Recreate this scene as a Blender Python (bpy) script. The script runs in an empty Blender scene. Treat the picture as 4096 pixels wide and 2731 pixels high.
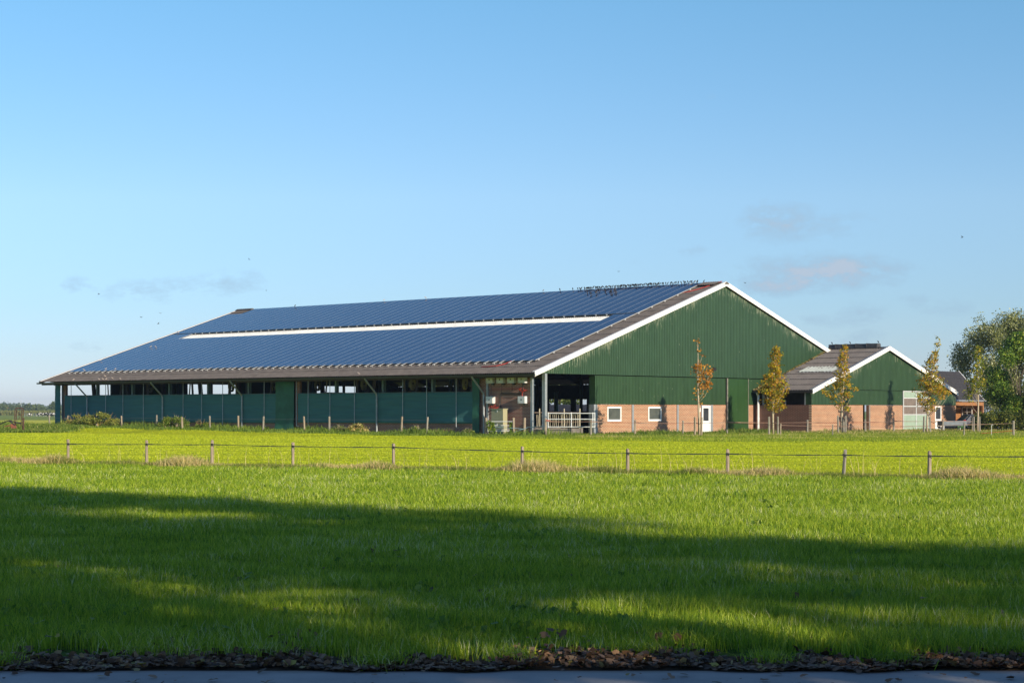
import bpy, math, random
import numpy as np
from mathutils import Vector, Matrix
R = math.radians
rng = np.random.default_rng(7)
random.seed(7)
scene = bpy.context.scene
col = scene.collection

# ------------------------------------------------------------------ measures
F, HZ, EYE = 7043.0, 1640.0, 1.8          # survey of the photograph: focal length (px), horizon row, eye height
ANG = R(48.46)
CA, SA = math.cos(ANG), math.sin(ANG)
C0 = (2.28, 118.0)                         # near corner of the barn
SUN_AZ, SUN_EL = R(41.5), R(18)

def BW(s, L, z=0.0):                       # barn frame -> world
    return Vector((C0[0] + CA*s - SA*L, C0[1] + SA*s + CA*L, z))
def at(u, v, Y):                           # survey point at distance Y -> world
    return Vector(((u-2048)/F*Y, Y, EYE-(v-HZ)*Y/F))
def side_L(u, s=0.0):
    k = (u-2048)/F
    return (C0[0]+CA*s-k*(C0[1]+SA*s))/(SA+k*CA)
def sm(a, b, x):
    t = np.clip((x-a)/(b-a), 0, 1); return t*t*(3-2*t)
def toB(x, y):
    dx, dy = x-C0[0], y-C0[1]
    return CA*dx+SA*dy, -SA*dx+CA*dy
def GZ(x, y):                              # terrain height
    x = np.asarray(x, float); y = np.asarray(y, float)
    s, L = toB(x, y)
    bank = .38*sm(4, 46, L)*sm(-9.5, -5.5, s)*(1-sm(44, 60, s))*(1-sm(64, 90, L))
    rise = .14*sm(-14, -4, s)*(1-sm(44, 60, s))*(1-sm(5, 40, L))*sm(95, 108, y)
    return -0.7*sm(230, 600, y)+bank+rise*0.6
def gz(x, y): return float(GZ(x, y))

# ------------------------------------------------------------------ object helpers
def tag(o, label=None, cat=None, group=None, kind=None):
    if label: o['label'] = label
    if cat: o['category'] = cat
    if group: o['group'] = group
    if kind: o['kind'] = kind
    return o
def empty(name, loc, rz=0.0, label=None, cat=None, group=None):
    o = bpy.data.objects.new(name, None); col.objects.link(o)
    o.location = loc; o.rotation_euler = (0, 0, rz); o.empty_display_size = .3
    return tag(o, label, cat, group)
def link(name, me, parent=None, loc=(0, 0, 0), rot=(0, 0, 0)):
    o = bpy.data.objects.new(name, me); col.objects.link(o)
    o.location = loc; o.rotation_euler = rot
    if parent: o.parent = parent
    return o
def dup(root, loc, rz=None, scale=None, label=None):
    r = root.copy(); col.objects.link(r); r.location = loc
    if rz is not None: r.rotation_euler = (r.rotation_euler[0], r.rotation_euler[1], rz)
    if scale is not None: r.scale = (scale,)*3
    if label: r['label'] = label
    for ch in list(root.children):
        c = ch.copy(); col.objects.link(c); c.parent = r
        for g in ch.children:
            d = g.copy(); col.objects.link(d); d.parent = c
    return r

class MB:
    def __init__(s): s.v = []; s.f = []; s.m = []; s.mats = []; s.cur = 0
    def use(s, mat):
        if mat not in s.mats: s.mats.append(mat)
        s.cur = s.mats.index(mat); return s
    def face(s, idx): s.f.append(tuple(idx)); s.m.append(s.cur)
    def poly(s, pts):
        n = len(s.v); s.v += [tuple(p) for p in pts]; s.face(range(n, n+len(pts))); return s
    def hexa(s, p):                        # 8 points: bottom 4 ccw, top 4
        n = len(s.v); s.v += [tuple(q) for q in p]
        for q in ((3, 2, 1, 0), (4, 5, 6, 7), (0, 1, 5, 4), (1, 2, 6, 5), (2, 3, 7, 6), (3, 0, 4, 7)):
            s.face([n+i for i in q])
        return s
    def box(s, a, b):
        x0, y0, z0 = a; x1, y1, z1 = b
        return s.hexa([(x0, y0, z0), (x1, y0, z0), (x1, y1, z0), (x0, y1, z0), (x0, y0, z1), (x1, y0, z1), (x1, y1, z1), (x0, y1, z1)])
    def beam(s, a, b, w, h, up=(0, 0, 1)):
        a = Vector(a); b = Vector(b); d = (b-a).normalized(); u = Vector(up)
        if abs(d.dot(u)) > .98: u = Vector((1, 0, 0))
        x = d.cross(u).normalized()*(w/2); y = x.normalized().cross(d).normalized()*(h/2)
        return s.hexa([a-x-y, a+x-y, a+x+y, a-x+y, b-x-y, b+x-y, b+x+y, b-x+y])
    def tube(s, pts, r, n=6, cap=True):
        pts = [Vector(p) for p in pts]; rs = r if isinstance(r, (list, tuple)) else [r]*len(pts)
        base = len(s.v); px = None
        for i, p in enumerate(pts):
            d = (pts[min(i+1, len(pts)-1)]-pts[max(i-1, 0)]).normalized()
            if px is None:
                u = Vector((0, 0, 1)) if abs(d.z) < .9 else Vector((1, 0, 0)); px = d.cross(u).normalized()
            else: px = (px-d*px.dot(d)).normalized()
            py = d.cross(px)
            for k in range(n):
                t = 2*math.pi*k/n; s.v.append(tuple(p+(px*math.cos(t)+py*math.sin(t))*rs[i]))
        for i in range(len(pts)-1):
            for k in range(n):
                a = base+i*n+k; b = base+i*n+(k+1) % n; s.face((a, b, b+n, a+n))
        if cap:
            s.face([base+k for k in range(n)][::-1]); s.face([base+(len(pts)-1)*n+k for k in range(n)])
        return s
    def prism(s, prof, a, b, axis):        # 2-D outline swept along an axis ('x' -> (y,z) outline, 'y' -> (x,z))
        n = len(prof); base = len(s.v)
        for t in (a, b):
            for p in prof: s.v.append((t, p[0], p[1]) if axis == 'x' else ((p[0], t, p[1]) if axis == 'y' else (p[0], p[1], t)))
        for k in range(n): s.face((base+k, base+(k+1) % n, base+n+(k+1) % n, base+n+k))
        s.face([base+k for k in range(n)][::-1]); s.face([base+n+k for k in range(n)])
        return s
    def mesh(s, name, mat=None, smooth=False):
        me = bpy.data.meshes.new(name); me.from_pydata(s.v, [], s.f)
        ms = s.mats if s.mats else [mat]
        for m in ms: me.materials.append(m)
        if len(ms) > 1: me.polygons.foreach_set('material_index', s.m)
        if smooth: me.polygons.foreach_set('use_smooth', [True]*len(s.f))
        me.update(); return me
    def build(s, name, mat=None, parent=None, loc=(0, 0, 0), rot=(0, 0, 0), smooth=False):
        return link(name, s.mesh(name, mat, smooth), parent, loc, rot)

def np_mesh(name, V, faces_counts, loops, mat, attrs=None, smooth=False):
    me = bpy.data.meshes.new(name)
    me.vertices.add(len(V)); me.vertices.foreach_set('co', np.ascontiguousarray(V, np.float32).ravel())
    me.loops.add(len(loops)); me.loops.foreach_set('vertex_index', loops.astype(np.int32))
    st = np.concatenate([[0], np.cumsum(faces_counts)[:-1]]).astype(np.int32)
    me.polygons.add(len(faces_counts)); me.polygons.foreach_set('loop_start', st)
    me.polygons.foreach_set('loop_total', np.asarray(faces_counts, np.int32))
    me.update(calc_edges=True)
    for k, a in (attrs or {}).items():
        at_ = me.attributes.new(k, 'FLOAT', 'POINT'); at_.data.foreach_set('value', a.astype(np.float32))
    me.materials.append(mat)
    if smooth: me.polygons.foreach_set('use_smooth', np.ones(len(faces_counts), bool))
    return me

# ------------------------------------------------------------------ materials
def newmat(name):
    m = bpy.data.materials.new(name); m.use_nodes = True
    nt = m.node_tree; b = nt.nodes['Principled BSDF']; return m, nt, b
def nd(nt, t, **kw):
    n = nt.nodes.new(t)
    for k, v in kw.items(): setattr(n, k, v)
    return n
def ramp(nt, fac, stops, interp='LINEAR'):
    r = nd(nt, 'ShaderNodeValToRGB'); e = r.color_ramp.elements; r.color_ramp.interpolation = interp
    while len(e) < len(stops): e.new(.5)
    for i, (p, c) in enumerate(stops):
        e[i].position = p; e[i].color = (c[0], c[1], c[2], 1)
    nt.links.new(fac, r.inputs[0]); return r.outputs[0]
def mth(nt, op, a, b=None, c=None, clamp=False):
    n = nd(nt, 'ShaderNodeMath', operation=op); n.use_clamp = clamp
    for i, x in enumerate((a, b, c)):
        if x is None: continue
        if isinstance(x, (int, float)): n.inputs[i].default_value = x
        else: nt.links.new(x, n.inputs[i])
    return n.outputs[0]
def objco(nt, sx=1, sy=1, sz=1, kind='Object'):
    t = nd(nt, 'ShaderNodeTexCoord'); m = nd(nt, 'ShaderNodeMapping')
    m.inputs['Scale'].default_value = (sx, sy, sz); nt.links.new(t.outputs[kind], m.inputs[0]); return m.outputs[0]
def noise(nt, vec, scale, detail=3, rough=.6):
    n = nd(nt, 'ShaderNodeTexNoise'); n.inputs['Scale'].default_value = scale
    n.inputs['Detail'].default_value = detail; n.inputs['Roughness'].default_value = rough
    if vec is not None: nt.links.new(vec, n.inputs['Vector'])
    return n.outputs['Fac']
def mix(nt, fac, a, b):
    n = nd(nt, 'ShaderNodeMix', data_type='RGBA')
    for i, x in ((0, fac), (6, a), (7, b)):
        if isinstance(x, (int, float)): n.inputs[i].default_value = x
        elif isinstance(x, tuple): n.inputs[i].default_value = (x[0], x[1], x[2], 1)
        else: nt.links.new(x, n.inputs[i])
    return n.outputs[2]
def mat(name, c, rough=.7, var=.18, scale=3.0, metal=0.0, bump=0.0, spec=.5, aniso=(1, 1, 1)):
    m, nt, b = newmat(name)
    v = objco(nt, *aniso); f = noise(nt, v, scale, 5)
    lo = tuple(x*(1-var) for x in c); hi = tuple(min(1, x*(1+var)) for x in c)
    nt.links.new(ramp(nt, f, [(.3, lo), (.7, hi)]), b.inputs['Base Color'])
    b.inputs['Roughness'].default_value = rough; b.inputs['Metallic'].default_value = metal
    b.inputs['Specular IOR Level'].default_value = spec
    if bump:
        bp = nd(nt, 'ShaderNodeBump'); bp.inputs['Strength'].default_value = bump
        nt.links.new(noise(nt, v, scale*6, 4), bp.inputs['Height']); nt.links.new(bp.outputs[0], b.inputs['Normal'])
    return m
def leafmat(name, stops, trans=.35, rough=.55, attr='rnd', patch=None):
    m, nt, b = newmat(name)
    a = nd(nt, 'ShaderNodeAttribute'); a.attribute_name = attr
    fac = a.outputs['Fac']
    if patch:
        t = nd(nt, 'ShaderNodeNewGeometry'); mp_ = nd(nt, 'ShaderNodeMapping'); mp_.inputs['Scale'].default_value = (1, patch[2] if len(patch) > 2 else 1, 1); nt.links.new(t.outputs['Position'], mp_.inputs[0]); p = noise(nt, mp_.outputs[0], patch[0], 4, .6)
        p = mth(nt, 'MULTIPLY', mth(nt, 'SUBTRACT', p, .5), patch[1]); fac = mth(nt, 'ADD', fac, p, clamp=True)
    c = ramp(nt, fac, stops)
    nt.links.new(c, b.inputs['Base Color']); b.inputs['Roughness'].default_value = rough
    b.inputs['Specular IOR Level'].default_value = .3
    tr = nd(nt, 'ShaderNodeBsdfTranslucent'); nt.links.new(c, tr.inputs[0])
    mx = nd(nt, 'ShaderNodeMixShader'); mx.inputs[0].default_value = trans
    nt.links.new(b.outputs[0], mx.inputs[1]); nt.links.new(tr.outputs[0], mx.inputs[2])
    nt.links.new(mx.outputs[0], nt.nodes['Material Output'].inputs[0]); return m
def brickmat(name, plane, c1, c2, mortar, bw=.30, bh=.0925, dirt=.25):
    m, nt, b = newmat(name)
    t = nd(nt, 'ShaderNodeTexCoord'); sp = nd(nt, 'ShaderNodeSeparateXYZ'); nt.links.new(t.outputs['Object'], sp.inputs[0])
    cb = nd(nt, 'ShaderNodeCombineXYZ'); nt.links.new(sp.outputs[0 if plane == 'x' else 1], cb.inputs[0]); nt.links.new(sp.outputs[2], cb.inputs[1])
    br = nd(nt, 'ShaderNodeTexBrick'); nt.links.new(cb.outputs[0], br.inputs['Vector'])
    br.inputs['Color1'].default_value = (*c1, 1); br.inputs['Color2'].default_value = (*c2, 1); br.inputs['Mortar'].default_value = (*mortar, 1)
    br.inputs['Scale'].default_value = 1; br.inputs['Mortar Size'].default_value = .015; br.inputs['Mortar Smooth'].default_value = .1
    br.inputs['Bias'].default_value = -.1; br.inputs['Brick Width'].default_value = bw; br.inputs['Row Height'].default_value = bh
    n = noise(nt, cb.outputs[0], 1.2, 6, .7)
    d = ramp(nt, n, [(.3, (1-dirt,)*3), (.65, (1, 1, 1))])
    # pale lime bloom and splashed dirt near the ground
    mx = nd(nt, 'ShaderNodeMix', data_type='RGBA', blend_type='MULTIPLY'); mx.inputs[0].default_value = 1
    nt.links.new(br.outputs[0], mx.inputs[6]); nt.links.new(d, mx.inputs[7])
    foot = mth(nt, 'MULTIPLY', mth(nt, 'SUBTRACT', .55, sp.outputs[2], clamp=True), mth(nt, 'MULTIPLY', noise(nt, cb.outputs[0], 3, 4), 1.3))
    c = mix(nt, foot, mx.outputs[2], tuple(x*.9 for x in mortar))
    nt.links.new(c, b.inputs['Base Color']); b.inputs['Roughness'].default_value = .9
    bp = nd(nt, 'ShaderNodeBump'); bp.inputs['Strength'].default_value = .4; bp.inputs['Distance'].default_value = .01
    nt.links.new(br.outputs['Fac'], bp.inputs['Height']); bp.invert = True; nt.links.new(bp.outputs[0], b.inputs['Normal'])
    return m
def cladmat(name, c, apex=None, streak=True):
    # apex = (x of apex, z of apex, slope): bird lime streaks run down from under the verge
    m, nt, b = newmat(name)
    t = nd(nt, 'ShaderNodeTexCoord'); sp = nd(nt, 'ShaderNodeSeparateXYZ'); nt.links.new(t.outputs['Object'], sp.inputs[0])
    x, z = sp.outputs[0], sp.outputs[2]
    f = noise(nt, objco(nt, 1.4, 1, .5), 1.1, 5); sheet = noise(nt, objco(nt, .9, .01, .001), 1.0, 0)
    base = ramp(nt, f, [(.3, tuple(v*.82 for v in c)), (.7, tuple(v*1.15 for v in c))])
    base = mix(nt, mth(nt, 'MULTIPLY', sheet, .3), base, (c[0]*1.5, c[1]*1.25, c[2]*1.3))
    if streak:
        fine = noise(nt, objco(nt, 21, 1, 1.1), 1.0, 3, .6)
        spots = noise(nt, objco(nt, 9, 1, 2.0), 1.7, 2, .5)
        if apex:
            d = mth(nt, 'SUBTRACT', mth(nt, 'SUBTRACT', apex[1], mth(nt, 'MULTIPLY', mth(nt, 'ABSOLUTE', mth(nt, 'SUBTRACT', x, apex[0])), apex[2])), z)
            near = mth(nt, 'SUBTRACT', 1, mth(nt, 'DIVIDE', d, 1.5), clamp=True)
            patch = noise(nt, objco(nt, .5, 1, .1), 1.0, 2)
            th = mth(nt, 'SUBTRACT', .775, mth(nt, 'MULTIPLY', near, mth(nt, 'ADD', .07, mth(nt, 'MULTIPLY', patch, .36))))
        else: th = .74
        k = mth(nt, 'MULTIPLY', mth(nt, 'SUBTRACT', fine, th), 9, clamp=True)
        k2 = mth(nt, 'MULTIPLY', mth(nt, 'SUBTRACT', spots, .70), 12, clamp=True)
        base = mix(nt, mth(nt, 'MULTIPLY', mth(nt, 'MAXIMUM', k, k2), .8), base, (.42, .43, .31))
    nt.links.new(base, b.inputs['Base Color']); b.inputs['Roughness'].default_value = .42; b.inputs['Specular IOR Level'].default_value = .4
    return m

M = {}
M['white'] = mat('white_trim_paint', (.84, .84, .82), .5, .05)
M['frame_white'] = mat('white_plastic', (.8, .81, .8), .4, .05)
M['roof'] = mat('fibre_cement', (.105, .094, .088), .75, .3, 2.2, bump=.2)
M['roof2'] = mat('fibre_cement_annex', (.13, .118, .112), .75, .22, 2.2, bump=.2)
M['tile'] = mat('black_roof_tile', (.04, .038, .042), .6, .3, 3)
M['skylight'] = mat('translucent_skylight', (.66, .68, .66), .6, .2, 2.5)
M['skylight_small'] = mat('greenish_skylight', (.40, .44, .42), .6, .15, 3)
M['galv'] = mat('galvanised_steel', (.33, .36, .385), .45, .18, 5, metal=.35)
M['galv_bright'] = mat('galvanised_gate', (.66, .69, .7), .42, .12, 6, metal=.2)
M['steel_shaded'] = mat('shaded_steel', (.12, .15, .18), .6, .2)  # trough steel: the tree's shade is put into this darker, bluish colour
M['cream'] = mat('cream_painted_pipe', (.44, .40, .29), .5, .2, 5)
M['steel_green'] = mat('green_grey_steel', (.10, .15, .14), .5, .2)
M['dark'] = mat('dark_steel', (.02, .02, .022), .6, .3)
M['vent'] = mat('ridge_vent_metal', (.065, .065, .07), .6, .3)
M['gutter'] = mat('dark_gutter', (.03, .036, .045), .35, .2)
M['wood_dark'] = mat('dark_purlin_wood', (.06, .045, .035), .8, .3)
M['soffit'] = mat('brown_soffit', (.14, .11, .085), .8, .2)
M['concrete'] = mat('old_concrete', (.20, .18, .16), .9, .35, 2.5, bump=.3)
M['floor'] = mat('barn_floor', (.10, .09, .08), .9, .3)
M['post'] = mat('weathered_post_wood', (.30, .245, .18), .9, .32, 5, bump=.5, aniso=(6, 6, .6))
M['post_grey'] = mat('grey_post_wood', (.25, .23, .19), .9, .32, 5, bump=.5, aniso=(6, 6, .6))
M['tape'] = mat('dark_fence_tape', (.045, .06, .045), .6, .15)
M['tape_brown'] = mat('brown_fence_tape', (.20, .12, .085), .6, .15)
M['wire'] = mat('thin_wire', (.25, .25, .23), .5, .1)
M['rope'] = mat('blue_rope', (.25, .42, .48), .8, .2)
M['curtain'] = None
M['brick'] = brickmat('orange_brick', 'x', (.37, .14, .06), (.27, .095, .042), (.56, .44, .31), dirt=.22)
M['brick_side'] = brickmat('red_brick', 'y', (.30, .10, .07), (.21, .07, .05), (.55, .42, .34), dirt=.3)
M['brick_shaded'] = brickmat('shaded_brick', 'y', (.20, .07, .045), (.14, .05, .035), (.36, .25, .19), dirt=.2)  # annex side walls: their shade is put into this darker brick colour
M['clad'] = cladmat('green_cladding_upper', (.031, .070, .035), (20.8, 11.0, .3225))
M['clad_low'] = cladmat('green_cladding_lower', (.029, .068, .029))
M['clad_annex'] = cladmat('green_cladding_annex', (.030, .068, .031), (11.3, 6.5, .308))
M['door_green'] = cladmat('green_flat_door', (.022, .062, .018))
M['inverter'] = mat('inverter_white', (.68, .69, .68), .4, .05)
M['cabinet'] = mat('olive_cabinet', (.36, .34, .21), .55, .08)
M['black'] = mat('black_plastic', (.012, .012, .013), .5, .2)
M['red'] = mat('red_cable', (.45, .045, .03), .5, .2)
M['cable'] = mat('grey_cable', (.06, .055, .05), .6, .3)
M['wood_orange'] = mat('orange_wood', (.30, .135, .05), .7, .25, 3, aniso=(1, 1, 8))
M['rust'] = mat('rusty_steel', (.085, .045, .03), .85, .4, 6, bump=.3)
M['rust_red'] = mat('rust_red_paint', (.22, .075, .045), .8, .4, 6, bump=.3)
M['bark'] = mat('young_bark', (.42, .35, .25), .85, .25, 6, bump=.4, aniso=(3, 3, .6))
M['bark_dark'] = mat('old_bark', (.11, .09, .065), .9, .35, 4, bump=.5, aniso=(3, 3, .5))
M['green_pipe'] = mat('pale_green_panel', (.30, .40, .32), .5, .1)
M['brown_pane'] = mat('brown_stained_panel', (.19, .155, .135), .4, .28, 2, aniso=(4, 4, .8))
M['fan'] = mat('dusty_fan', (.30, .28, .16), .7, .3)
M['straw'] = mat('straw', (.42, .28, .10), .9, .4, 9, bump=.6)
M['moss'] = mat('moss_and_needles', (.20, .17, .07), .95, .5, 9, bump=.8)

def glassmat(name, c, rough=.08):
    m, nt, b = newmat(name)
    n = noise(nt, objco(nt), 1.7, 5, .7)
    nt.links.new(ramp(nt, n, [(.3, c), (.75, tuple(x*2.2+.01 for x in c))]), b.inputs['Base Color'])
    nt.links.new(ramp(nt, n, [(.3, (rough,)*3), (.8, (rough+.3,)*3)]), b.inputs['Roughness'])
    b.inputs['Specular IOR Level'].default_value = .8; return m
M['pane'] = glassmat('dusty_window_glass', (.045, .05, .042), .25)
M['glass_dark'] = glassmat('dark_glass', (.012, .014, .018), .35)
M['carpaint'] = mat('dark_blue_car_paint', (.016, .028, .065), .5, .1, spec=.3)
M['taillight'] = mat('red_lens', (.5, .02, .03), .2, .1)
M['tyre'] = mat('tyre_rubber', (.02, .02, .02), .9, .1)

def curtainmat():
    m, nt, b = newmat('teal_windbreak_mesh')
    v = objco(nt, .02, .25, 3.2); f = noise(nt, v, 1.6, 3, .6)
    w = noise(nt, objco(nt, 1, .45, .8), 1.2, 3)
    c = ramp(nt, f, [(.3, (.026, .115, .108)), (.7, (.042, .168, .155))])
    c = mix(nt, mth(nt, 'MULTIPLY', w, .5), c, (.032, .130, .150))
    nt.links.new(c, b.inputs['Base Color']); b.inputs['Roughness'].default_value = .75
    b.inputs['Sheen Weight'].default_value = .5; b.inputs['Sheen Tint'].default_value = (.25, .6, .75, 1)
    bp = nd(nt, 'ShaderNodeBump'); bp.inputs['Strength'].default_value = .5; bp.inputs['Distance'].default_value = .06
    nt.links.new(f, bp.inputs['Height']); nt.links.new(bp.outputs[0], b.inputs['Normal'])
    return m
M['curtain'] = curtainmat()
M['curtain_flap'] = mat('green_windbreak_flap', (.025, .12, .075), .7, .25, 1.2)

def panelmat():
    # polycrystalline cells: object coords of one panel (x up the slope 0..1.66, y across 0..1.0)
    m, nt, b = newmat('solar_cells')
    t = nd(nt, 'ShaderNodeTexCoord'); g = nd(nt, 'ShaderNodeNewGeometry')
    at_ = nd(nt, 'ShaderNodeAttribute'); at_.attribute_name = 'puv'
    sp = nd(nt, 'ShaderNodeSeparateXYZ'); nt.links.new(at_.outputs['Vector'], sp.inputs[0])
    def line(o, n, w):
        fr = mth(nt, 'FRACT', mth(nt, 'MULTIPLY', o, n)); return mth(nt, 'LESS_THAN', mth(nt, 'ABSOLUTE', mth(nt, 'SUBTRACT', fr, .5)), .5-w)
    inner = mth(nt, 'MULTIPLY', line(sp.outputs[0], 10, .02), line(sp.outputs[1], 6, .02))
    isl = nd(nt, 'ShaderNodeNewGeometry').outputs['Random Per Island']
    n = noise(nt, g.outputs['Position'], .9, 4)
    c = ramp(nt, n, [(.3, (.008, .023, .060)), (.7, (.013, .034, .084))])
    wn = nd(nt, 'ShaderNodeTexWhiteNoise'); wn.noise_dimensions = '3D'
    sc = nd(nt, 'ShaderNodeVectorMath', operation='SNAP'); nt.links.new(g.outputs['Position'], sc.inputs[0]); sc.inputs[1].default_value = (.16, .16, .16)
    nt.links.new(sc.outputs[0], wn.inputs[0])
    c = mix(nt, mth(nt, 'MULTIPLY', wn.outputs[0], .3), c, (.022, .052, .12))
    c = mix(nt, inner, (.04, .07, .13), c)
    sp_ = noise(nt, g.outputs['Position'], 6.5, 2)
    c = mix(nt, mth(nt, 'MULTIPLY', mth(nt, 'SUBTRACT', sp_, .73), 20, clamp=True), c, (.45, .45, .42))
    nt.links.new(c, b.inputs['Base Color']); b.inputs['Roughness'].default_value = .12
    b.inputs['Specular IOR Level'].default_value = .5
    bp = nd(nt, 'ShaderNodeBump'); bp.inputs['Strength'].default_value = .12; bp.inputs['Distance'].default_value = .02
    nt.links.new(noise(nt, g.outputs['Position'], .7, 2), bp.inputs['Height']); nt.links.new(bp.outputs[0], b.inputs['Normal'])
    return m
M['cells'] = panelmat()
M['panel_frame'] = mat('panel_frame', (.42, .45, .50), .4, .06)
M['alu'] = mat('aluminium_frame', (.48, .49, .49), .4, .06, metal=.25)

# ------------------------------------------------------------------ camera, light, sky
cam = bpy.data.cameras.new('camera'); camo = bpy.data.objects.new('camera', cam); col.objects.link(camo)
camo.location = (0, 0, EYE); camo.rotation_euler = (R(90), 0, 0)
cam.sensor_width = 36; cam.lens = F/4096*36; cam.shift_y = (HZ-1365.5)/4096
cam.clip_start = .1; cam.clip_end = 20000
scene.camera = camo

sun = bpy.data.lights.new('sun', 'SUN'); sun.energy = 5.0; sun.angle = R(.53); sun.color = (1, .86, .66)
suno = bpy.data.objects.new('sun', sun); col.objects.link(suno)
SD = Vector((math.sin(SUN_AZ)*math.cos(SUN_EL), -math.cos(SUN_AZ)*math.cos(SUN_EL), math.sin(SUN_EL)))
suno.rotation_euler = SD.to_track_quat('Z', 'Y').to_euler()
suno.location = (30, -30, 30)

world = bpy.data.worlds.new('World'); scene.world = world; world.use_nodes = True
nt = world.node_tree; nt.nodes.clear()
sky = nd(nt, 'ShaderNodeTexSky', sky_type='NISHITA'); sky.sun_disc = False
sky.sun_elevation = SUN_EL; sky.sun_rotation = math.pi-SUN_AZ
sky.air_density = .8; sky.dust_density = 0; sky.ozone_density = 4.2; sky.altitude = 0
tc = nd(nt, 'ShaderNodeTexCoord'); sp = nd(nt, 'ShaderNodeSeparateXYZ'); nt.links.new(tc.outputs['Generated'], sp.inputs[0])
az = mth(nt, 'DIVIDE', sp.outputs[0], mth(nt, 'MAXIMUM', sp.outputs[1], .01))       # compass bearing and height of a sky point
el = mth(nt, 'DIVIDE', sp.outputs[2], mth(nt, 'MAXIMUM', sp.outputs[1], .01))
cv = nd(nt, 'ShaderNodeCombineXYZ'); nt.links.new(az, cv.inputs[0]); nt.links.new(el, cv.inputs[1])
mp = nd(nt, 'ShaderNodeMapping'); mp.inputs['Scale'].default_value = (52, 110, 1); mp.inputs['Rotation'].default_value = (0, 0, -.25)
nt.links.new(cv.outputs[0], mp.inputs[0])
wisp = noise(nt, mp.outputs[0], 1.0, 9, .72)
clouds = [(3260, 1092, 300, 62, 1.35), (3420, 1080, 170, 50, .8), (3100, 1150, 150, 38, .8), (3085, 880, 120, 75, .9), (3300, 900, 260, 70, .62), (2765, 995, 70, 38, .6),
          (2540, 1055, 120, 35, .35), (930, 1130, 190, 60, .58), (560, 1165, 210, 62, .56), (300, 1140, 75, 40, .45), (3450, 1265, 110, 50, .75), (3440, 1345, 110, 45, .6),
          (3790, 1230, 150, 45, .55), (3250, 1285, 80, 30, .6), (370, 1385, 150, 40, .4), (1900, 1110, 90, 30, .3), (2840, 380, 45, 32, .35), (3650, 1195, 100, 30, .35)]
tot = None
for (cu, cvv, ru, rv, st) in clouds:
    a0, e0 = (cu-2048)/F, (HZ-cvv)/F
    dx = mth(nt, 'DIVIDE', mth(nt, 'SUBTRACT', az, a0), ru/F); dy = mth(nt, 'DIVIDE', mth(nt, 'SUBTRACT', el, e0), rv/F)
    r2 = mth(nt, 'ADD', mth(nt, 'MULTIPLY', dx, dx), mth(nt, 'MULTIPLY', dy, dy))
    g = mth(nt, 'MULTIPLY', mth(nt, 'POWER', 2.718, mth(nt, 'MULTIPLY', r2, -.9)), st)
    tot = g if tot is None else mth(nt, 'ADD', tot, g)
dens = mth(nt, 'MULTIPLY', mth(nt, 'SUBTRACT', mth(nt, 'MULTIPLY', tot, mth(nt, 'SUBTRACT', mth(nt, 'MULTIPLY', wisp, 3.4), .95)), .24), .85, clamp=True)
hz_ = ramp(nt, el, [(0, (.80, .76, .95)), (.03, (.82, .78, .86)), (.06, (.92, .89, .90)), (.12, (1.24, 1.14, 1.03)), (.17, (1.20, 1.22, 1.10)), (.24, (1.14, 1.33, 1.18)), (.6, (1.1, 1.1, 1.1))])
mu = nd(nt, 'ShaderNodeMix', data_type='RGBA', blend_type='MULTIPLY'); mu.inputs[0].default_value = 1; nt.links.new(sky.outputs[0], mu.inputs[6]); nt.links.new(hz_, mu.inputs[7])
skyc = mu.outputs[2]
cc_ = mix(nt, mth(nt, 'MULTIPLY', dens, dens), (2.6, 3.85, 5.1), (3.55, 4.35, 5.35))
cl = mix(nt, mth(nt, 'POWER', dens, .8), skyc, cc_)
bg = nd(nt, 'ShaderNodeBackground'); bg.inputs[1].default_value = .11
nt.links.new(cl, bg.inputs[0]); wo = nd(nt, 'ShaderNodeOutputWorld'); nt.links.new(bg.outputs[0], wo.inputs[0])
scene.view_settings.view_transform = 'Standard'; scene.view_settings.look = 'None'
scene.view_settings.exposure = .3; scene.view_settings.gamma = 1
scene.render.engine = 'CYCLES'
try:
    scene.cycles.use_denoising = True; scene.cycles.max_bounces = 6; scene.cycles.volume_bounces = 0
    scene.cycles.transparent_max_bounces = 8; scene.cycles.caustics_reflective = False
except Exception: pass

# ------------------------------------------------------------------ ground
EDGE_A, EDGE_B = 49.6, -.474                # far edge of the near lawn: y = A + B x
xs = np.concatenate([np.linspace(-3600, -70, 40)[:-1], np.linspace(-70, 70, 141), np.linspace(70, 3600, 40)[1:]])
ys = np.concatenate([np.linspace(-80, 90, 40)[:-1], np.linspace(90, 215, 126), np.geomspace(216, 3400, 70)])
X, Y = np.meshgrid(xs, ys); Z = GZ(X, Y)
V = np.stack([X.ravel(), Y.ravel(), Z.ravel()], 1); nx, ny = len(xs), len(ys)
i, j = np.meshgrid(np.arange(nx-1), np.arange(ny-1)); a = (j*nx+i).ravel()
loops = np.stack([a, a+1, a+nx+1, a+nx], 1).ravel()
m, nt, b = newmat('farmland')
g = nd(nt, 'ShaderNodeNewGeometry'); P = g.outputs['Position']; sp = nd(nt, 'ShaderNodeSeparateXYZ'); nt.links.new(P, sp.inputs[0])
x, y = sp.outputs[0], sp.outputs[1]
n1 = noise(nt, P, .5, 4); n2 = noise(nt, P, 6, 4, .7)
stv = nd(nt, 'ShaderNodeMapping'); stv.inputs['Scale'].default_value = (.12, .9, 1); nt.links.new(P, stv.inputs[0]); n3 = noise(nt, stv.outputs[0], 1, 5, .65)
soil = ramp(nt, n2, [(.3, (.035, .07, .01)), (.7, (.10, .17, .018))])
fieldc = ramp(nt, n3, [(.32, (.30, .35, .012)), (.47, (.50, .55, .014)), (.62, (.58, .62, .016)), (.8, (.62, .64, .02))])
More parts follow.
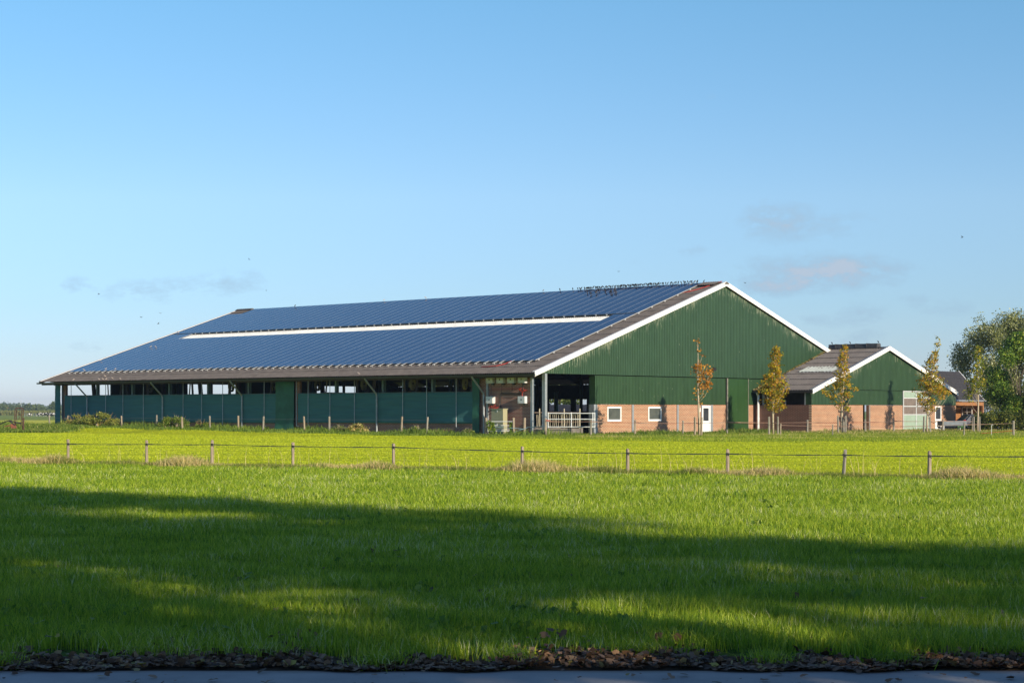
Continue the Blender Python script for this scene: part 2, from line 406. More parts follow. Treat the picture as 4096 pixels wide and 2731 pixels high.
fieldc = mix(nt, mth(nt, 'MULTIPLY', n2, .5), fieldc, (.36, .40, .014))
past = ramp(nt, n1, [(.3, (.20, .27, .05)), (.7, (.28, .34, .07))])
brt = ramp(nt, n3, [(.3, (.50, .52, .06)), (.7, (.68, .66, .10))])
yard = ramp(nt, n2, [(.3, (.20, .17, .12)), (.7, (.32, .27, .20))])
d = mth(nt, 'SUBTRACT', y, mth(nt, 'ADD', EDGE_A+.3, mth(nt, 'MULTIPLY', x, EDGE_B)))
c = mix(nt, mth(nt, 'MULTIPLY', d, 3, clamp=True), soil, fieldc)
c = mix(nt, mth(nt, 'MULTIPLY', mth(nt, 'SUBTRACT', y, 196), .1, clamp=True), c, brt)
c = mix(nt, mth(nt, 'MULTIPLY', mth(nt, 'SUBTRACT', y, 330), .03, clamp=True), c, past)
yf = mth(nt, 'MULTIPLY', mth(nt, 'MULTIPLY', mth(nt, 'SUBTRACT', y, mth(nt, 'ADD', 120, mth(nt, 'MULTIPLY', n1, 6))), .5, clamp=True), mth(nt, 'MULTIPLY', mth(nt, 'SUBTRACT', mth(nt, 'SUBTRACT', x, 10), mth(nt, 'MULTIPLY', mth(nt, 'SUBTRACT', y, 118), -.9)), .3, clamp=True))
yf = mth(nt, 'MULTIPLY', yf, mth(nt, 'MULTIPLY', mth(nt, 'SUBTRACT', 190, y), .1, clamp=True))
c = mix(nt, yf, c, yard)
bare = mth(nt, 'LESS_THAN', y, 12.9)
c = mix(nt, bare, c, ramp(nt, n2, [(.3, (.05, .035, .022)), (.7, (.13, .095, .06))]))
nt.links.new(c, b.inputs['Base Color']); b.inputs['Roughness'].default_value = .95; b.inputs['Specular IOR Level'].default_value = .1
bp = nd(nt, 'ShaderNodeBump'); bp.inputs['Strength'].default_value = .8; bp.inputs['Distance'].default_value = .08
nt.links.new(n2, bp.inputs['Height']); nt.links.new(bp.outputs[0], b.inputs['Normal'])
ground = link('ground', np_mesh('ground', V, np.full(len(a), 4), loops, m, smooth=True)); tag(ground, kind='structure')

m, nt, b = newmat('road_concrete')
v = objco(nt); n1 = noise(nt, v, 1.1, 6, .65); n2 = noise(nt, v, 90, 2)
c = ramp(nt, n1, [(.3, (.30, .285, .27)), (.7, (.46, .44, .41))]); c = mix(nt, mth(nt, 'MULTIPLY', n2, .3), c, (.12, .11, .10))
sp = nd(nt, 'ShaderNodeSeparateXYZ'); nt.links.new(v, sp.inputs[0])
ds = mth(nt, 'MULTIPLY', mth(nt, 'ADD', mth(nt, 'SUBTRACT', sp.outputs[1], 11.98), mth(nt, 'MULTIPLY', mth(nt, 'SUBTRACT', n1, .5), .3)), 7, clamp=True)
c = mix(nt, ds, c, (.20, .16, .12))
nt.links.new(c, b.inputs['Base Color']); b.inputs['Roughness'].default_value = .85
mb = MB(); mb.box((-60, 5.0, -.1), (60, 12.10, .012)); tag(mb.build('road', m), kind='structure')

# ------------------------------------------------------------------ blades and leaves
def blades(name, P, h, w, lean, mat_, label=None, cat=None, rnd=None, kind='stuff', col2=None):
    n = len(P); az_ = rng.uniform(0, 2*np.pi, n); la = rng.uniform(0, 2*np.pi, n)
    h = h*rng.uniform(.55, 1.25, n); w = w*rng.uniform(.7, 1.2, n); ln = lean*rng.uniform(.1, 1.3, n)*h
    dx = np.cos(az_)*w/2; dy = np.sin(az_)*w/2; lx = np.cos(la)*ln; ly = np.sin(la)*ln
    V = np.zeros((n, 5, 3)); z0 = P[:, 2]-.01
    V[:, 0] = np.stack([P[:, 0]-dx, P[:, 1]-dy, z0], 1); V[:, 1] = np.stack([P[:, 0]+dx, P[:, 1]+dy, z0], 1)
    V[:, 2] = np.stack([P[:, 0]+dx*.75+lx*.3, P[:, 1]+dy*.75+ly*.3, z0+h*.6], 1)
    V[:, 3] = np.stack([P[:, 0]-dx*.75+lx*.3, P[:, 1]-dy*.75+ly*.3, z0+h*.6], 1)
    V[:, 4] = np.stack([P[:, 0]+lx, P[:, 1]+ly, z0+h*np.sqrt(np.clip(1-(ln/h)**2*.5, .2, 1))], 1)
    base = (np.arange(n)*5)[:, None]
    L = np.concatenate([base+0, base+1, base+2, base+3, base+3, base+2, base+4], 1).ravel()
    cnt = np.tile([4, 3], n)
    r = rng.uniform(0, 1, n) if rnd is None else rnd
    me = np_mesh(name, V.reshape(-1, 3), cnt, L, mat_, {'rnd': np.repeat(r, 5)})
    o = link(name, me); return tag(o, label, cat, kind=kind)
def leaves_arr(P, size, flat=0.0, dirs=None):
    n = len(P); a = rng.normal(size=(n, 3)); a[:, 2] *= (1-flat); a /= np.linalg.norm(a, axis=1)[:, None]
    b_ = rng.normal(size=(n, 3)); b_ -= (b_*a).sum(1)[:, None]*a; b_ /= np.linalg.norm(b_, axis=1)[:, None]
    s = (size*rng.uniform(.6, 1.35, n))[:, None]
    V = np.zeros((n, 4, 3)); V[:, 0] = P-a*s*.55; V[:, 1] = P+b_*s*.36+a*s*.05; V[:, 2] = P+a*s*.55; V[:, 3] = P-b_*s*.36+a*s*.05
    return V.reshape(-1, 3)
def leaves(name, P, size, mat_, parent=None, rnd=None):
    n = len(P); V = leaves_arr(P, size); L = np.arange(n*4)
    r = rng.uniform(0, 1, n) if rnd is None else rnd
    return link(name, np_mesh(name, V, np.full(n, 4), L, mat_, {'rnd': np.repeat(r, 4)}), parent)
def blob_pts(blobs, n, shell=.55, clump=0, csz=.3):
    # points scattered through ellipsoids; gathered in clumps so light and dark masses and gaps show
    w = np.array([b_[3]*b_[4]*b_[5] for b_ in blobs]); w = w/w.sum()
    nc = n//clump if clump else n
    idx = rng.choice(len(blobs), nc, p=w); B = np.array(blobs)[idx]
    d = rng.normal(size=(nc, 3)); d /= np.linalg.norm(d, axis=1)[:, None]
    r = rng.uniform(0, 1, nc)**(1/3); r = np.where(rng.uniform(size=nc) < shell, rng.uniform(.75, 1.08, nc), r)
    P = B[:, :3]+d*r[:, None]*B[:, 3:6]
    if clump:
        P = np.repeat(P, clump, 0); q = rng.normal(size=P.shape); P = P+q*csz*np.array([1, 1, .7])
    return P

GR = leafmat('lawn_grass', [(0, (.09, .20, .016)), (.4, (.27, .41, .02)), (.75, (.45, .57, .035)), (.93, (.60, .66, .08)), (1, (.78, .78, .42))], .42, .5, patch=(.3, .75))
GF = leafmat('field_grass', [(0, (.28, .38, .016)), (.35, (.48, .57, .02)), (.65, (.60, .67, .022)), (1, (.72, .75, .06))], .42, .6, patch=(.11, 1.5, 5))
GD = leafmat('dry_grass', [(0, (.14, .22, .025)), (.4, (.28, .32, .06)), (.58, (.66, .54, .20)), (1, (.90, .72, .38))], .4, .7)
GW = leafmat('weed_green', [(0, (.07, .13, .018)), (.5, (.15, .23, .03)), (.85, (.25, .33, .05)), (1, (.45, .42, .14))], .35, .6, patch=(.5, .5))
GS = leafmat('shrub_leaf', [(0, (.09, .13, .025)), (.5, (.20, .25, .045)), (.85, (.38, .38, .09)), (1, (.58, .50, .16))], .3, .6)

def lawn_points(y0, y1, dens, edge=True):
    A = (.315*(y0+y1)+9)*(y1-y0); n = int(A*dens)
    y = rng.uniform(y0, y1, n); k = (.315*y+4.5); x = rng.uniform(-1, 1, n)*k
    keep = y < (EDGE_A+EDGE_B*x+.25*np.sin(x*1.7)+.2*np.sin(x*4.1)) if edge else np.ones(n, bool)
    return x[keep], y[keep]
PT = []; HH = []; WW = []
for y0, y1, dens, w in ((12.3, 17, 2600, .006), (17, 23, 1700, .0075), (23, 32, 950, .010), (32, 44, 560, .014), (44, 62, 360, .019)):
    x, y = lawn_points(y0, y1, dens)
    cl = .5+.5*np.sin(x*2.1+np.sin(y*1.3)*2)*np.sin(y*1.9+np.cos(x*.8))
    keep = (y > 12.72+.18*np.sin(x*1.3)+.16*np.sin(x*3.7+1)+.1*np.sin(x*9)+rng.uniform(-.2, 1.0, len(x))**2*.8)
    x, y, cl = x[keep], y[keep], cl[keep]
    PT.append(np.stack([x, y, GZ(x, y)], 1)); HH.append(.145*(.75+.5*cl)); WW.append(np.full(len(x), w))
PT = np.concatenate(PT); HH = np.concatenate(HH); WW = np.concatenate(WW)
blades('lawn_grass', PT, HH, WW, .55, GR, 'lush green pasture grass in the foreground, half in shade', 'grass')
# broad-leaved weeds and a few dead leaves caught in the lawn
n = 420; y = 13.5+30*rng.uniform(0, 1, n)**1.3; x = rng.uniform(-1, 1, n)*(.315*y+3)
P = np.repeat(np.stack([x, y, .05+0*x], 1), 16, 0)+rng.normal(size=(n*16, 3))*np.array([.09, .09, .03])
tag(leaves('meadow_weeds', P, .075, leafmat('dock_leaf', [(0, (.10, .19, .03)), (.6, (.19, .31, .04)), (1, (.32, .38, .07))], .35)), 'low broad-leaved weeds scattered through the foreground grass', 'weeds', kind='stuff')
# mown field between the tussock row and the farm
n = 470000
y = 44+(150-44)*rng.uniform(0, 1, n)**.85; x = rng.uniform(-1, 1, n)*(.33*y+2)
s, L = toB(x, y)
keep = (y > EDGE_A+EDGE_B*x+.4) & ((s < -4.6) | ((L < -5.5-.0*s) & (s < 22)) | ((L < -10) & (s >= 22)))
x, y = x[keep], y[keep]
mow = .5+.5*np.sin(y*.9+np.sin(x*.15)*2)
blades('field_grass', np.stack([x, y, GZ(x, y)], 1), .05*(.6+.8*mow), .00018*y+.012, .8, GF, 'short yellow-green mown grass between the two fences', 'grass')
# taller rough verge at the foot of the farm
n = 150000
s_ = rng.uniform(-7.6, 52, n); L_ = rng.uniform(-12, 70, n)
w = BW(0, 0); x = C0[0]+CA*s_-SA*L_; y = C0[1]+SA*s_+CA*L_
d1 = s_+5.0+1.0*np.sin(L_*.35)                          # along the long wall
d2 = L_+7.5+.9*np.sin(s_*.4)+np.where(s_ > 21, 3.9, 0)  # in front of the gables
keep = ((L_ > -1) & (s_ > -6.2+.5*np.sin(L_*.5)) & (s_ < -.15)) | ((s_ > -1.5) & (L_ < -.15-(5.3*(s_ > 24.5))) & (d2 > -.6+.5*np.sin(s_*.9))) | ((L_ > 57) & (s_ < 6) & (L_ < 60))
x, y, s_, L_ = x[keep], y[keep], s_[keep], L_[keep]
hh = .30*(.55+.45*np.sin(x*.8+np.sin(y)))+.10
hh = np.where((s_ < -4.6) | (L_ < -6), hh*.6, hh); hh = hh*np.where(s_ < 0, 1.2+.35*np.sin(L_*.9)*np.sin(L_*.33), 1)
rn = rng.uniform(0, .85, len(x))**1.0*.9+.14*np.sin(x*.7)*np.sin(y*.5)+np.where(s_ > 20, .2, .05)
blades('rough_verge', np.stack([x, y, GZ(x, y)], 1), hh, .05, .7, GW, 'rough dark green grass and weeds along the foot of the barn walls', 'grass', rnd=np.clip(rn, 0, 1))
n = 26000
s_ = rng.uniform(19, 52, n); L_ = rng.uniform(-14, -5.6, n); x = C0[0]+CA*s_-SA*L_; y = C0[1]+SA*s_+CA*L_
keep = (L_ > -12.6+.5*np.sin(s_)) & (rng.uniform(size=n) < .35+.5*(np.sin(x*.9)*np.sin(y*.7) > -.2))
x, y = x[keep], y[keep]
blades('dry_verge', np.stack([x, y, GZ(x, y)], 1), .22, .035, .9, GD, 'straw-coloured grass mixed with green in front of the brick extension', 'grass')
# broad band of rougher, greener grass in front of the gables
VX, VY = [-12, -4, 0, 3.6, 11.7, 22, 32, 40], [122, 115, 107, 100, 97, 99.5, 108, 112]
n = 150000
x = rng.uniform(-12, 40, n); y = rng.uniform(95, 150, n); s_, L_ = toB(x, y)
fr = np.interp(x, VX, VY)+.7*np.sin(x*1.1)+.5*np.sin(x*2.7)+rng.normal(0, .35, n)
keep = (y > fr) & ((s_ < -.3) & (s_ > -9) | (s_ >= -.3) & (L_ < -.2) & (s_ < 24.8) | (s_ >= 24.8) & (L_ < -5.4)) & (np.abs(x) < .31*y+1)
x, y, fr, s_ = x[keep], y[keep], fr[keep], s_[keep]
t = np.clip((y-fr)/12, 0, 1)
dry = np.clip(np.sin(x*.55+1.3)*np.sin(y*.6+x*.2)+.3, 0, 1)*(x > 4)*t
blades('green_verge', np.stack([x, y, GZ(x, y)], 1), .10+.12*t*rng.uniform(.4, 1, len(x)), .022, .8, leafmat('verge_grass', [(0, (.13, .20, .02)), (.45, (.24, .33, .03)), (.75, (.36, .42, .06)), (1, (.62, .50, .24))], .4), 'band of rougher green grass between the mown field and the gable walls', 'grass', rnd=np.clip(rng.uniform(0, .7, len(x))+.5*dry, 0, 1))
# left part of the verge running out past the far end of the barn
n = 26000
y = rng.uniform(139, 158, n); u = rng.uniform(-150, 400, n); u = u-np.clip((150-y)*22, 0, 400)*rng.uniform(.3, 1, n)*(u > 0); x = (u-2048)/F*y
blades('rough_verge_far', np.stack([x, y, GZ(x, y)], 1), .26, .06, .7, GW, 'rough grass left of the barn around the old implement', 'grass')
# dry tussock row below the front fence
n = 95000
x = rng.uniform(-19, 15.5, n); y = EDGE_A+EDGE_B*x+rng.normal(.55, .42, n)*(1+.3*np.sin(x*2.3))
bump_ = np.clip(.35+.5*np.sin(x*1.15+.6)+.35*np.sin(x*2.9)+.25*np.sin(x*.45+1), .28, 1.15)
keep = rng.uniform(size=n) < .35+.65*bump_; x, y, bump_ = x[keep], y[keep], bump_[keep]
r = np.clip(rng.uniform(0, .55, len(x))+.55*(np.sin(x*1.15+.6+rng.normal(0, .5, len(x))) > .25)*rng.uniform(.3, 1, len(x)), 0, 1)
blades('dry_tussocks', np.stack([x, y, GZ(x, y)], 1), .13+.21*bump_*rng.uniform(.4, 1.25, len(x)), .018, .8, GD, 'row of straw-coloured and green grass tussocks under the front tape fence', 'grass', rnd=r)
# a few tall seed stalks
n = 260
x = rng.uniform(-19, 15, n); y = EDGE_A+EDGE_B*x+rng.normal(.6, .3, n)
blades('seed_stalks', np.stack([x, y, GZ(x, y)], 1), .72, .010, .5, GD, 'thin pale seed stalks standing out of the tussock row', 'grass', rnd=np.full(n, .9))

# leaf litter on the road edge
LM = leafmat('dead_leaf', [(0, (.06, .035, .02)), (.5, (.20, .115, .065)), (.9, (.36, .23, .14)), (.98, (.36, .28, .09)), (1, (.5, .42, .10))], .1, .7)
n = 12000
x = rng.uniform(-7.5, 7.5, n)
y = 12.12+np.abs(rng.normal(0, .40, n))*(.85+.4*np.sin(x*1.9+.6*np.sin(x*5))+.25*np.sin(x*6.3))+.10*np.sin(x*2.3)+.06*np.sin(x*7); y = np.where(rng.uniform(size=n) < .016, rng.uniform(11.2, 12.2, n), y); y = np.where(rng.uniform(size=n) < .02, rng.uniform(13, 22, n), y)
z = .014+rng.uniform(0, .035, n)*np.exp(-((y-12.7)/.6)**2)+.01+.05*(y > 13.2)*rng.uniform(0, 1.6, n)
n = len(x); V = np.zeros((n, 7, 3)); s_ = .046*rng.uniform(.35, 1.5, n); a = rng.uniform(0, 2*np.pi, n); tilt = rng.normal(0, .75, n)
tilt = np.where(y < 12.2, tilt*.35, tilt)
shape = np.array([(0, -.55), (.45, -.35), (.3, .05), (.52, .35), (0, .6), (-.5, .3), (-.42, -.3)])
for k, (px, py) in enumerate(shape):
    jx = px*rng.uniform(.75, 1.2, n); jy = py*rng.uniform(.8, 1.15, n)
    zz = jy*np.sin(tilt)+.35*np.abs(jx)*rng.uniform(-.3, 1, n)
    V[:, k] = np.stack([x+s_*(jx*np.cos(a)-jy*np.cos(tilt)*np.sin(a)), y+s_*(jx*np.sin(a)+jy*np.cos(tilt)*np.cos(a)), np.maximum(z+s_*zz, .014)+.002], 1)
me = np_mesh('leaf_litter', V.reshape(-1, 3), np.full(n, 7), np.arange(n*7), LM, {'rnd': np.repeat(rng.uniform(0, 1, n), 7)})
tag(link('leaf_litter', me), 'dead brown leaves banked along the edge of the road', 'leaf litter', kind='stuff')
n = 9000
x = rng.uniform(-7, 7, n); cx = np.round(x*1.1)/1.1; x = cx+rng.normal(0, .09, n); y = 12.6+.3*np.sin(cx*9)+rng.normal(0, .1, n)
blades('edge_tufts', np.stack([x, y, GZ(x, y)], 1), .13, .007, 1.0, GR, 'loose green tufts growing through the dead leaves', 'grass')

# ------------------------------------------------------------------ main barn
S0, Z0, SAX, ZAX, SE = -1.42, 4.27, 20.8, 11.43, 43.0
SL = (ZAX-Z0)/(SAX-S0); L0, L1 = -.25, 57.4; PH = math.atan(SL)
def rz_(s): return ZAX-SL*abs(s-SAX)
barn = empty('cattle_barn', BW(0, 0, 0), ANG, 'long green cattle barn with a white-edged gable and a roof full of solar panels', 'barn')
def corr(mb, sa, sb, fz, La, Lb, n, pitch=.20, amp=.034, step=.035, off=0.0, per=4):
    # n overlapping courses of corrugated sheet; waves run along L
    K = int(round((Lb-La)/pitch))*per; Ls = np.linspace(La, Lb, K+1); w = amp*np.cos(2*np.pi*np.arange(K+1)/per)
    for k in range(n):
        a_ = sa+(sb-sa)*k/n; b_ = sa+(sb-sa)*(k+1)/n
        up_a, up_b = step+off, off
        base = len(mb.v)
        for (s_, o_) in ((a_, up_a), (b_, up_b)):
            z_ = fz(s_)
            mb.v += [(s_, float(l), z_+o_+float(q)) for l, q in zip(Ls, w)]
        # little riser at the lower edge of a course
        m_ = K+1
        for i_ in range(K): mb.face((base+i_, base+m_+i_, base+m_+i_+1, base+i_+1))
        if k > 0:
            prev = base-m_
            for i_ in range(K): mb.face((prev+i_, base+i_, base+i_+1, prev+i_+1))
mb = MB(); corr(mb, S0-.05, SAX, rz_, L0+.02, L1, 15)
roof = mb.build('roof', M['roof'], barn)
mb = MB(); corr(mb, SE+.05, SAX, rz_, L0+.02, L1, 3, pitch=.4); mb.build('roof', M['roof'], barn)
# ridge cap, with the short stretches standing clear at both ends
mb = MB()
def cap(La, Lb, dz=0):
    mb.hexa([(SAX-.32, La, rz_(SAX-.32)+.04+dz), (SAX+.32, La, rz_(SAX+.32)+.04+dz), (SAX+.32, Lb, rz_(SAX+.32)+.04+dz), (SAX-.32, Lb, rz_(SAX-.32)+.04+dz),
             (SAX-.05, La, ZAX+.1+dz), (SAX+.05, La, ZAX+.1+dz), (SAX+.05, Lb, ZAX+.1+dz), (SAX-.05, Lb, ZAX+.1+dz)])
cap(-.3, 57.3, -.03); cap(54.9, 57.2, .1); mb.build('ridge_cap', M['roof'], roof)
mb = MB(); corr(mb, SAX-1.0, SAX+.02, lambda s_: rz_(s_)+.15, .1, 1.8, 1); mb.build('ridge_vent_sheet', M['roof'], roof)
mb = MB(); corr(mb, SAX-1.0, SAX+.02, lambda s_: rz_(s_)+.06, 54.9, 57.0, 1); mb.build('ridge_vent_sheet', M['roof'], roof)
# fascias: near gable, far gable
def verge(L, name, h=.33, sgn=1):
    mb = MB(); mb.use(M['white'])
    for (sa, sb) in ((S0, SAX), (SE, SAX)):
        za, zb = rz_(sa)+.10, ZAX+.10
        y0, y1 = (L, L+.035)
        mb.hexa([(sa, y0, za-h), (sb, y0, zb-h), (sb, y1, zb-h), (sa, y1, za-h), (sa, y0, za), (sb, y0, zb), (sb, y1, zb), (sa, y1, za)])
        y2 = L+.035*1; y3 = L+.22*sgn
        mb.hexa([(sa, min(y2, y3)+.002, za-.035), (sb, min(y2, y3)+.002, zb-.035), (sb, max(y2, y3), zb-.035), (sa, max(y2, y3), za-.035), (sa, min(y2, y3)+.002, za), (sb, min(y2, y3)+.002, zb), (sb, max(y2, y3), zb), (sa, max(y2, y3), za)])
    return mb.build(name, None, barn)
verge(L0, 'fascia_board'); verge(L1, 'fascia_board', .3, -1)
mb = MB()
for (sa, sb) in ((S0+.05, SAX), (SE-.05, SAX)):
    mb.hexa([(sa, L0+.04, rz_(sa)-.22), (sb, L0+.04, ZAX-.22), (sb, -.03, ZAX-.22), (sa, -.03, rz_(sa)-.22), (sa, L0+.04, rz_(sa)-.19), (sb, L0+.04, ZAX-.19), (sb, -.03, ZAX-.19), (sa, -.03, rz_(sa)-.19)])
mb.build('soffit', M['soffit'], barn)
# gutter
prof = [(S0-.16, 4.20), (S0-.14, 4.10), (S0-.03, 4.08), (S0+.02, 4.19)]
mb = MB(); mb.prism(prof, -.3, 57.6, 'y'); mb.build('gutter', M['gutter'], barn)
mb = MB(); mb.prism([(SE+.16, 4.20), (SE+.14, 4.10), (SE+.03, 4.08), (SE-.02, 4.19)], 0, 57.6, 'y'); mb.build('gutter', M['gutter'], barn)
mb = MB(); mb.box((S0+.12, -.1, 3.98), (S0+.22, 57.2, 4.19)); mb.box((-.06, .02, 3.97), (.06, 57.2, 4.25)); mb.build('eaves_beam', M['wood_dark'], barn)

def cladding(name, xa, xb, z0, ztop, y, mat_, parent, pitch=.2, depth=.035, bot=True, thick=.08):
    # trapezoid profile: raised flats with narrow grooves; ztop is a function of x
    mb = MB(); pts = []
    x = xa
    while x < xb-.001:
        for dx, dd in ((0, 0), (pitch*.74, 0), (pitch*.80, depth), (pitch*.94, depth)):
            if x+dx < xb: pts.append((x+dx, y-depth+dd))
        x += pitch
    pts.append((xb, y-depth))
    n = len(mb.v)
    for (px, py) in pts: mb.v += [(px, py, z0), (px, py, max(z0+.002, ztop(px)))]
    for k in range(len(pts)-1): mb.face((n+2*k, n+2*k+2, n+2*k+3, n+2*k+1))
    # backing so the sheet has thickness
    k0 = len(mb.v); mb.v += [(xa, y+thick, z0), (xb, y+thick, z0), (xb, y+thick, max(z0+.01, ztop(xb)-.02))]
    mid = [(px, y+thick, max(z0+.01, ztop(px)-.02)) for (px, py) in pts[::8]][::-1]
    mb.v += mid+[(xa, y+thick, max(z0+.01, ztop(xa)-.02))]
    mb.face(list(range(k0, len(mb.v))))
    mb.poly([(xa, y-depth, z0), (xb, y-depth, z0), (xb, y+thick, z0), (xa, y+thick, z0)])
    mb.poly([(xa, y-depth, z0), (xa, y+thick, z0), (xa, y+thick, max(z0+.01, ztop(xa))), (xa, y-depth, max(z0+.01, ztop(xa)))])
    mb.poly([(xb, y-depth, z0), (xb, y-depth, max(z0+.01, ztop(xb))), (xb, y+thick, max(z0+.01, ztop(xb))), (xb, y+thick, z0)])
    return mb.build(name, mat_, parent)
cladding('gable_cladding', -.55, 42.2, 4.26, lambda x: rz_(x)-.1, 0, M['clad'], barn)
tz = lambda x: 4.20
cladding('lower_cladding', 5.5, 21.12, 2.21, tz, .10, M['clad_low'], barn, pitch=.17)
cladding('lower_cladding', 24.08, 41.6, 2.21, tz, .10, M['clad_low'], barn, pitch=.17)
mb = MB(); mb.box((5.3, .14, 4.20), (41.6, .2, 4.26)); mb.build('lintel', M['dark'], barn)
# return of the wall at the opening
mb = MB(); mb.box((5.36, .09, 2.2), (5.49, .62, 4.2)); mb.build('lower_cladding', M['clad_low'], barn)
mb = MB(); mb.box((5.16, .04, 0), (5.44, .5, 2.2)); mb.box((5.445, .02, 0), (5.53, .1, 2.19)); mb.build('steel_column', M['galv'], barn)
# brick wall with openings for windows and door
def wall_x(name, xa, xb, z0, z1, y0, y1, holes, mat_, parent):
    mb = MB(); xs_ = sorted(set([xa, xb]+[h_[0] for h_ in holes]+[h_[1] for h_ in holes]))
    for i_ in range(len(xs_)-1):
        a_, b_ = xs_[i_], xs_[i_+1]; hs = [h_ for h_ in holes if h_[0] <= a_+1e-6 and h_[1] >= b_-1e-6]
        if not hs: mb.box((a_, y0, z0), (b_, y1, z1))
        else:
            h_ = hs[0]
            if h_[2] > z0+.01: mb.box((a_, y0, z0), (b_, y1, h_[2]))
            if h_[3] < z1-.01: mb.box((a_, y0, h_[3]), (b_, y1, z1))
    return mb.build(name, mat_, parent)
holes = [(6.67, 8.25, 1.01, 2.04), (11.39, 12.97, 1.01, 2.04), (18.0, 19.1, .02, 2.15)]
wall_x('brick_wall', 5.535, 21.14, 0, 2.2, .06, .3, holes, M['brick'], barn)
wall_x('brick_wall', 24.08, 41.6, 0, 2.2, .06, .3, [], M['brick'], barn)
def window(xa, xb, za, zb, y, parent, fr=.11, name='window'):
    mb = MB(); y0, y1 = y-.04, y+.06
    mb.box((xa, y0, za), (xa+fr, y1, zb)); mb.box((xb-fr, y0, za), (xb, y1, zb)); mb.box((xa+fr, y0, za), (xb-fr, y1, za+fr*1.2)); mb.box((xa+fr, y0, zb-fr), (xb-fr, y1, zb))
    w_ = mb.build(name, M['frame_white'], parent)
    mb = MB(); mb.box((xa+fr, y+.01, za+fr*1.2), (xb-fr, y+.03, zb-fr)); mb.build('pane', M['pane'], w_)
    return w_
window(6.67, 8.25, 1.01, 2.04, .08, barn, .11); window(11.39, 12.97, 1.01, 2.04, .08, barn, .11)
mb = MB(); xa, xb = 18.0, 19.1
mb.box((xa, .02, .02), (xa+.09, .12, 2.15)); mb.box((xb-.09, .02, .02), (xb, .12, 2.15)); mb.box((xa+.09, .02, 2.06), (xb-.09, .12, 2.15))
mb.box((xa+.1, .06, .03), (xb-.1, .1, 1.0)); mb.box((xa+.1, .06, 1.0), (xa+.2, .1, 2.05)); mb.box((xb-.2, .06, 1.0), (xb-.1, .1, 2.05)); mb.box((xa+.2, .06, 1.95), (xb-.2, .1, 2.05))
door = mb.build('door', M['frame_white'], barn)
mb = MB(); mb.box((xa+.2, .07, 1.0), (xb-.2, .09, 1.95)); mb.build('pane', M['glass_dark'], door)
mb = MB(); mb.beam((xa+.17, .05, 1.02), (xa+.17, .0, 1.02), .02, .02); mb.beam((xa+.17, 0, 1.02), (xa+.30, 0, 1.02), .02, .025); mb.build('handle', M['galv'], door)
for (a_, b_) in ((9.44, 9.64), (14.83, 15.03), (17.90, 17.98), (19.12, 19.38)):
    mb = MB(); mb.box((a_, .0, 0), (b_, .07, 2.19)); mb.build('steel_column', M['galv'], barn)
mb = MB(); mb.use(M['frame_white']).box((17.47, .02, 1.68), (17.80, .055, 1.98)); mb.use(M['rope']).box((17.56, .012, 1.74), (17.70, .018, 1.86)); mb.build('wall_notice', None, barn)
# green sliding panel door
mb = MB(); mb.box((21.30, -.02, .10), (22.66, .05, 4.2)); mb.box((22.67, -.02, .10), (24.02, .05, 4.2)); gd = mb.build('sliding_door', M['door_green'], barn)
mb = MB(); mb.box((21.18, -.06, .05), (21.27, .04, 4.22)); mb.build('door_rail', M['post_grey'], gd)
mb = MB(); mb.box((24.03, -.05, .1), (24.07, .04, 4.2)); mb.build('door_rail', M['post_grey'], gd)
# floodlight over the wall
mb = MB(); mb.use(M['black']).box((18.95, -.35, 4.75), (19.30, -.25, 5.0)); mb.beam((19.1, -.25, 4.85), (19.1, -.03, 4.7), .05, .05); mb.build('floodlight', None, barn)
# corner column and side columns
mb = MB(); mb.box((-.12, -.02, 0), (.05, .10, 4.26)); mb.box((.05, .0, 0), (.12, .25, 4.26)); mb.box((-.12, .13, 0), (.05, .25, 4.26)); mb.box((-.06, .1, 0), (-.01, .13, 4.26)); mb.build('steel_column', M['galv'], barn)
mb = MB(); mb.box((-.14, 1.09, 0), (.06, 1.26, 4.2)); mb.build('steel_column', M['galv'], barn)
mb = MB(); mb.box((-.16, 5.14, 0), (-.02, 5.28, 4.2)); mb.build('steel_column', M['galv'], barn)
COLS = [5.6+5.03*k for k in range(11)]
for Lc in COLS[1:]:
    mb = MB(); mb.box((.0, Lc-.09, .8), (.06, Lc+.09, 4.2)); mb.box((.06, Lc-.02, .8), (.22, Lc+.02, 4.2)); mb.box((.22, Lc-.09, .8), (.27, Lc+.09, 4.2)); mb.build('side_column', M['steel_green'], barn)
# brick plinth and inverter wall on the long side
mb = MB(); mb.box((-.02, 5.3, 0), (.22, 55.4, .86)); mb.build('brick_plinth', M['brick_side'], barn)
mb = MB(); mb.box((-.04, 1.27, 0), (.2, 6.4, 4.2)); mb.build('brick_wall', M['brick_side'], barn)
mb = MB(); mb.box((.0, 24.7, .86), (.2, 25.2, 4.2)); mb.build('brick_pier', M['brick_side'], barn)
mb = MB(); mb.box((.0, 55.42, 0), (.2, 56.0, 4.2)); mb.build('brick_pier', M['brick_side'], barn)
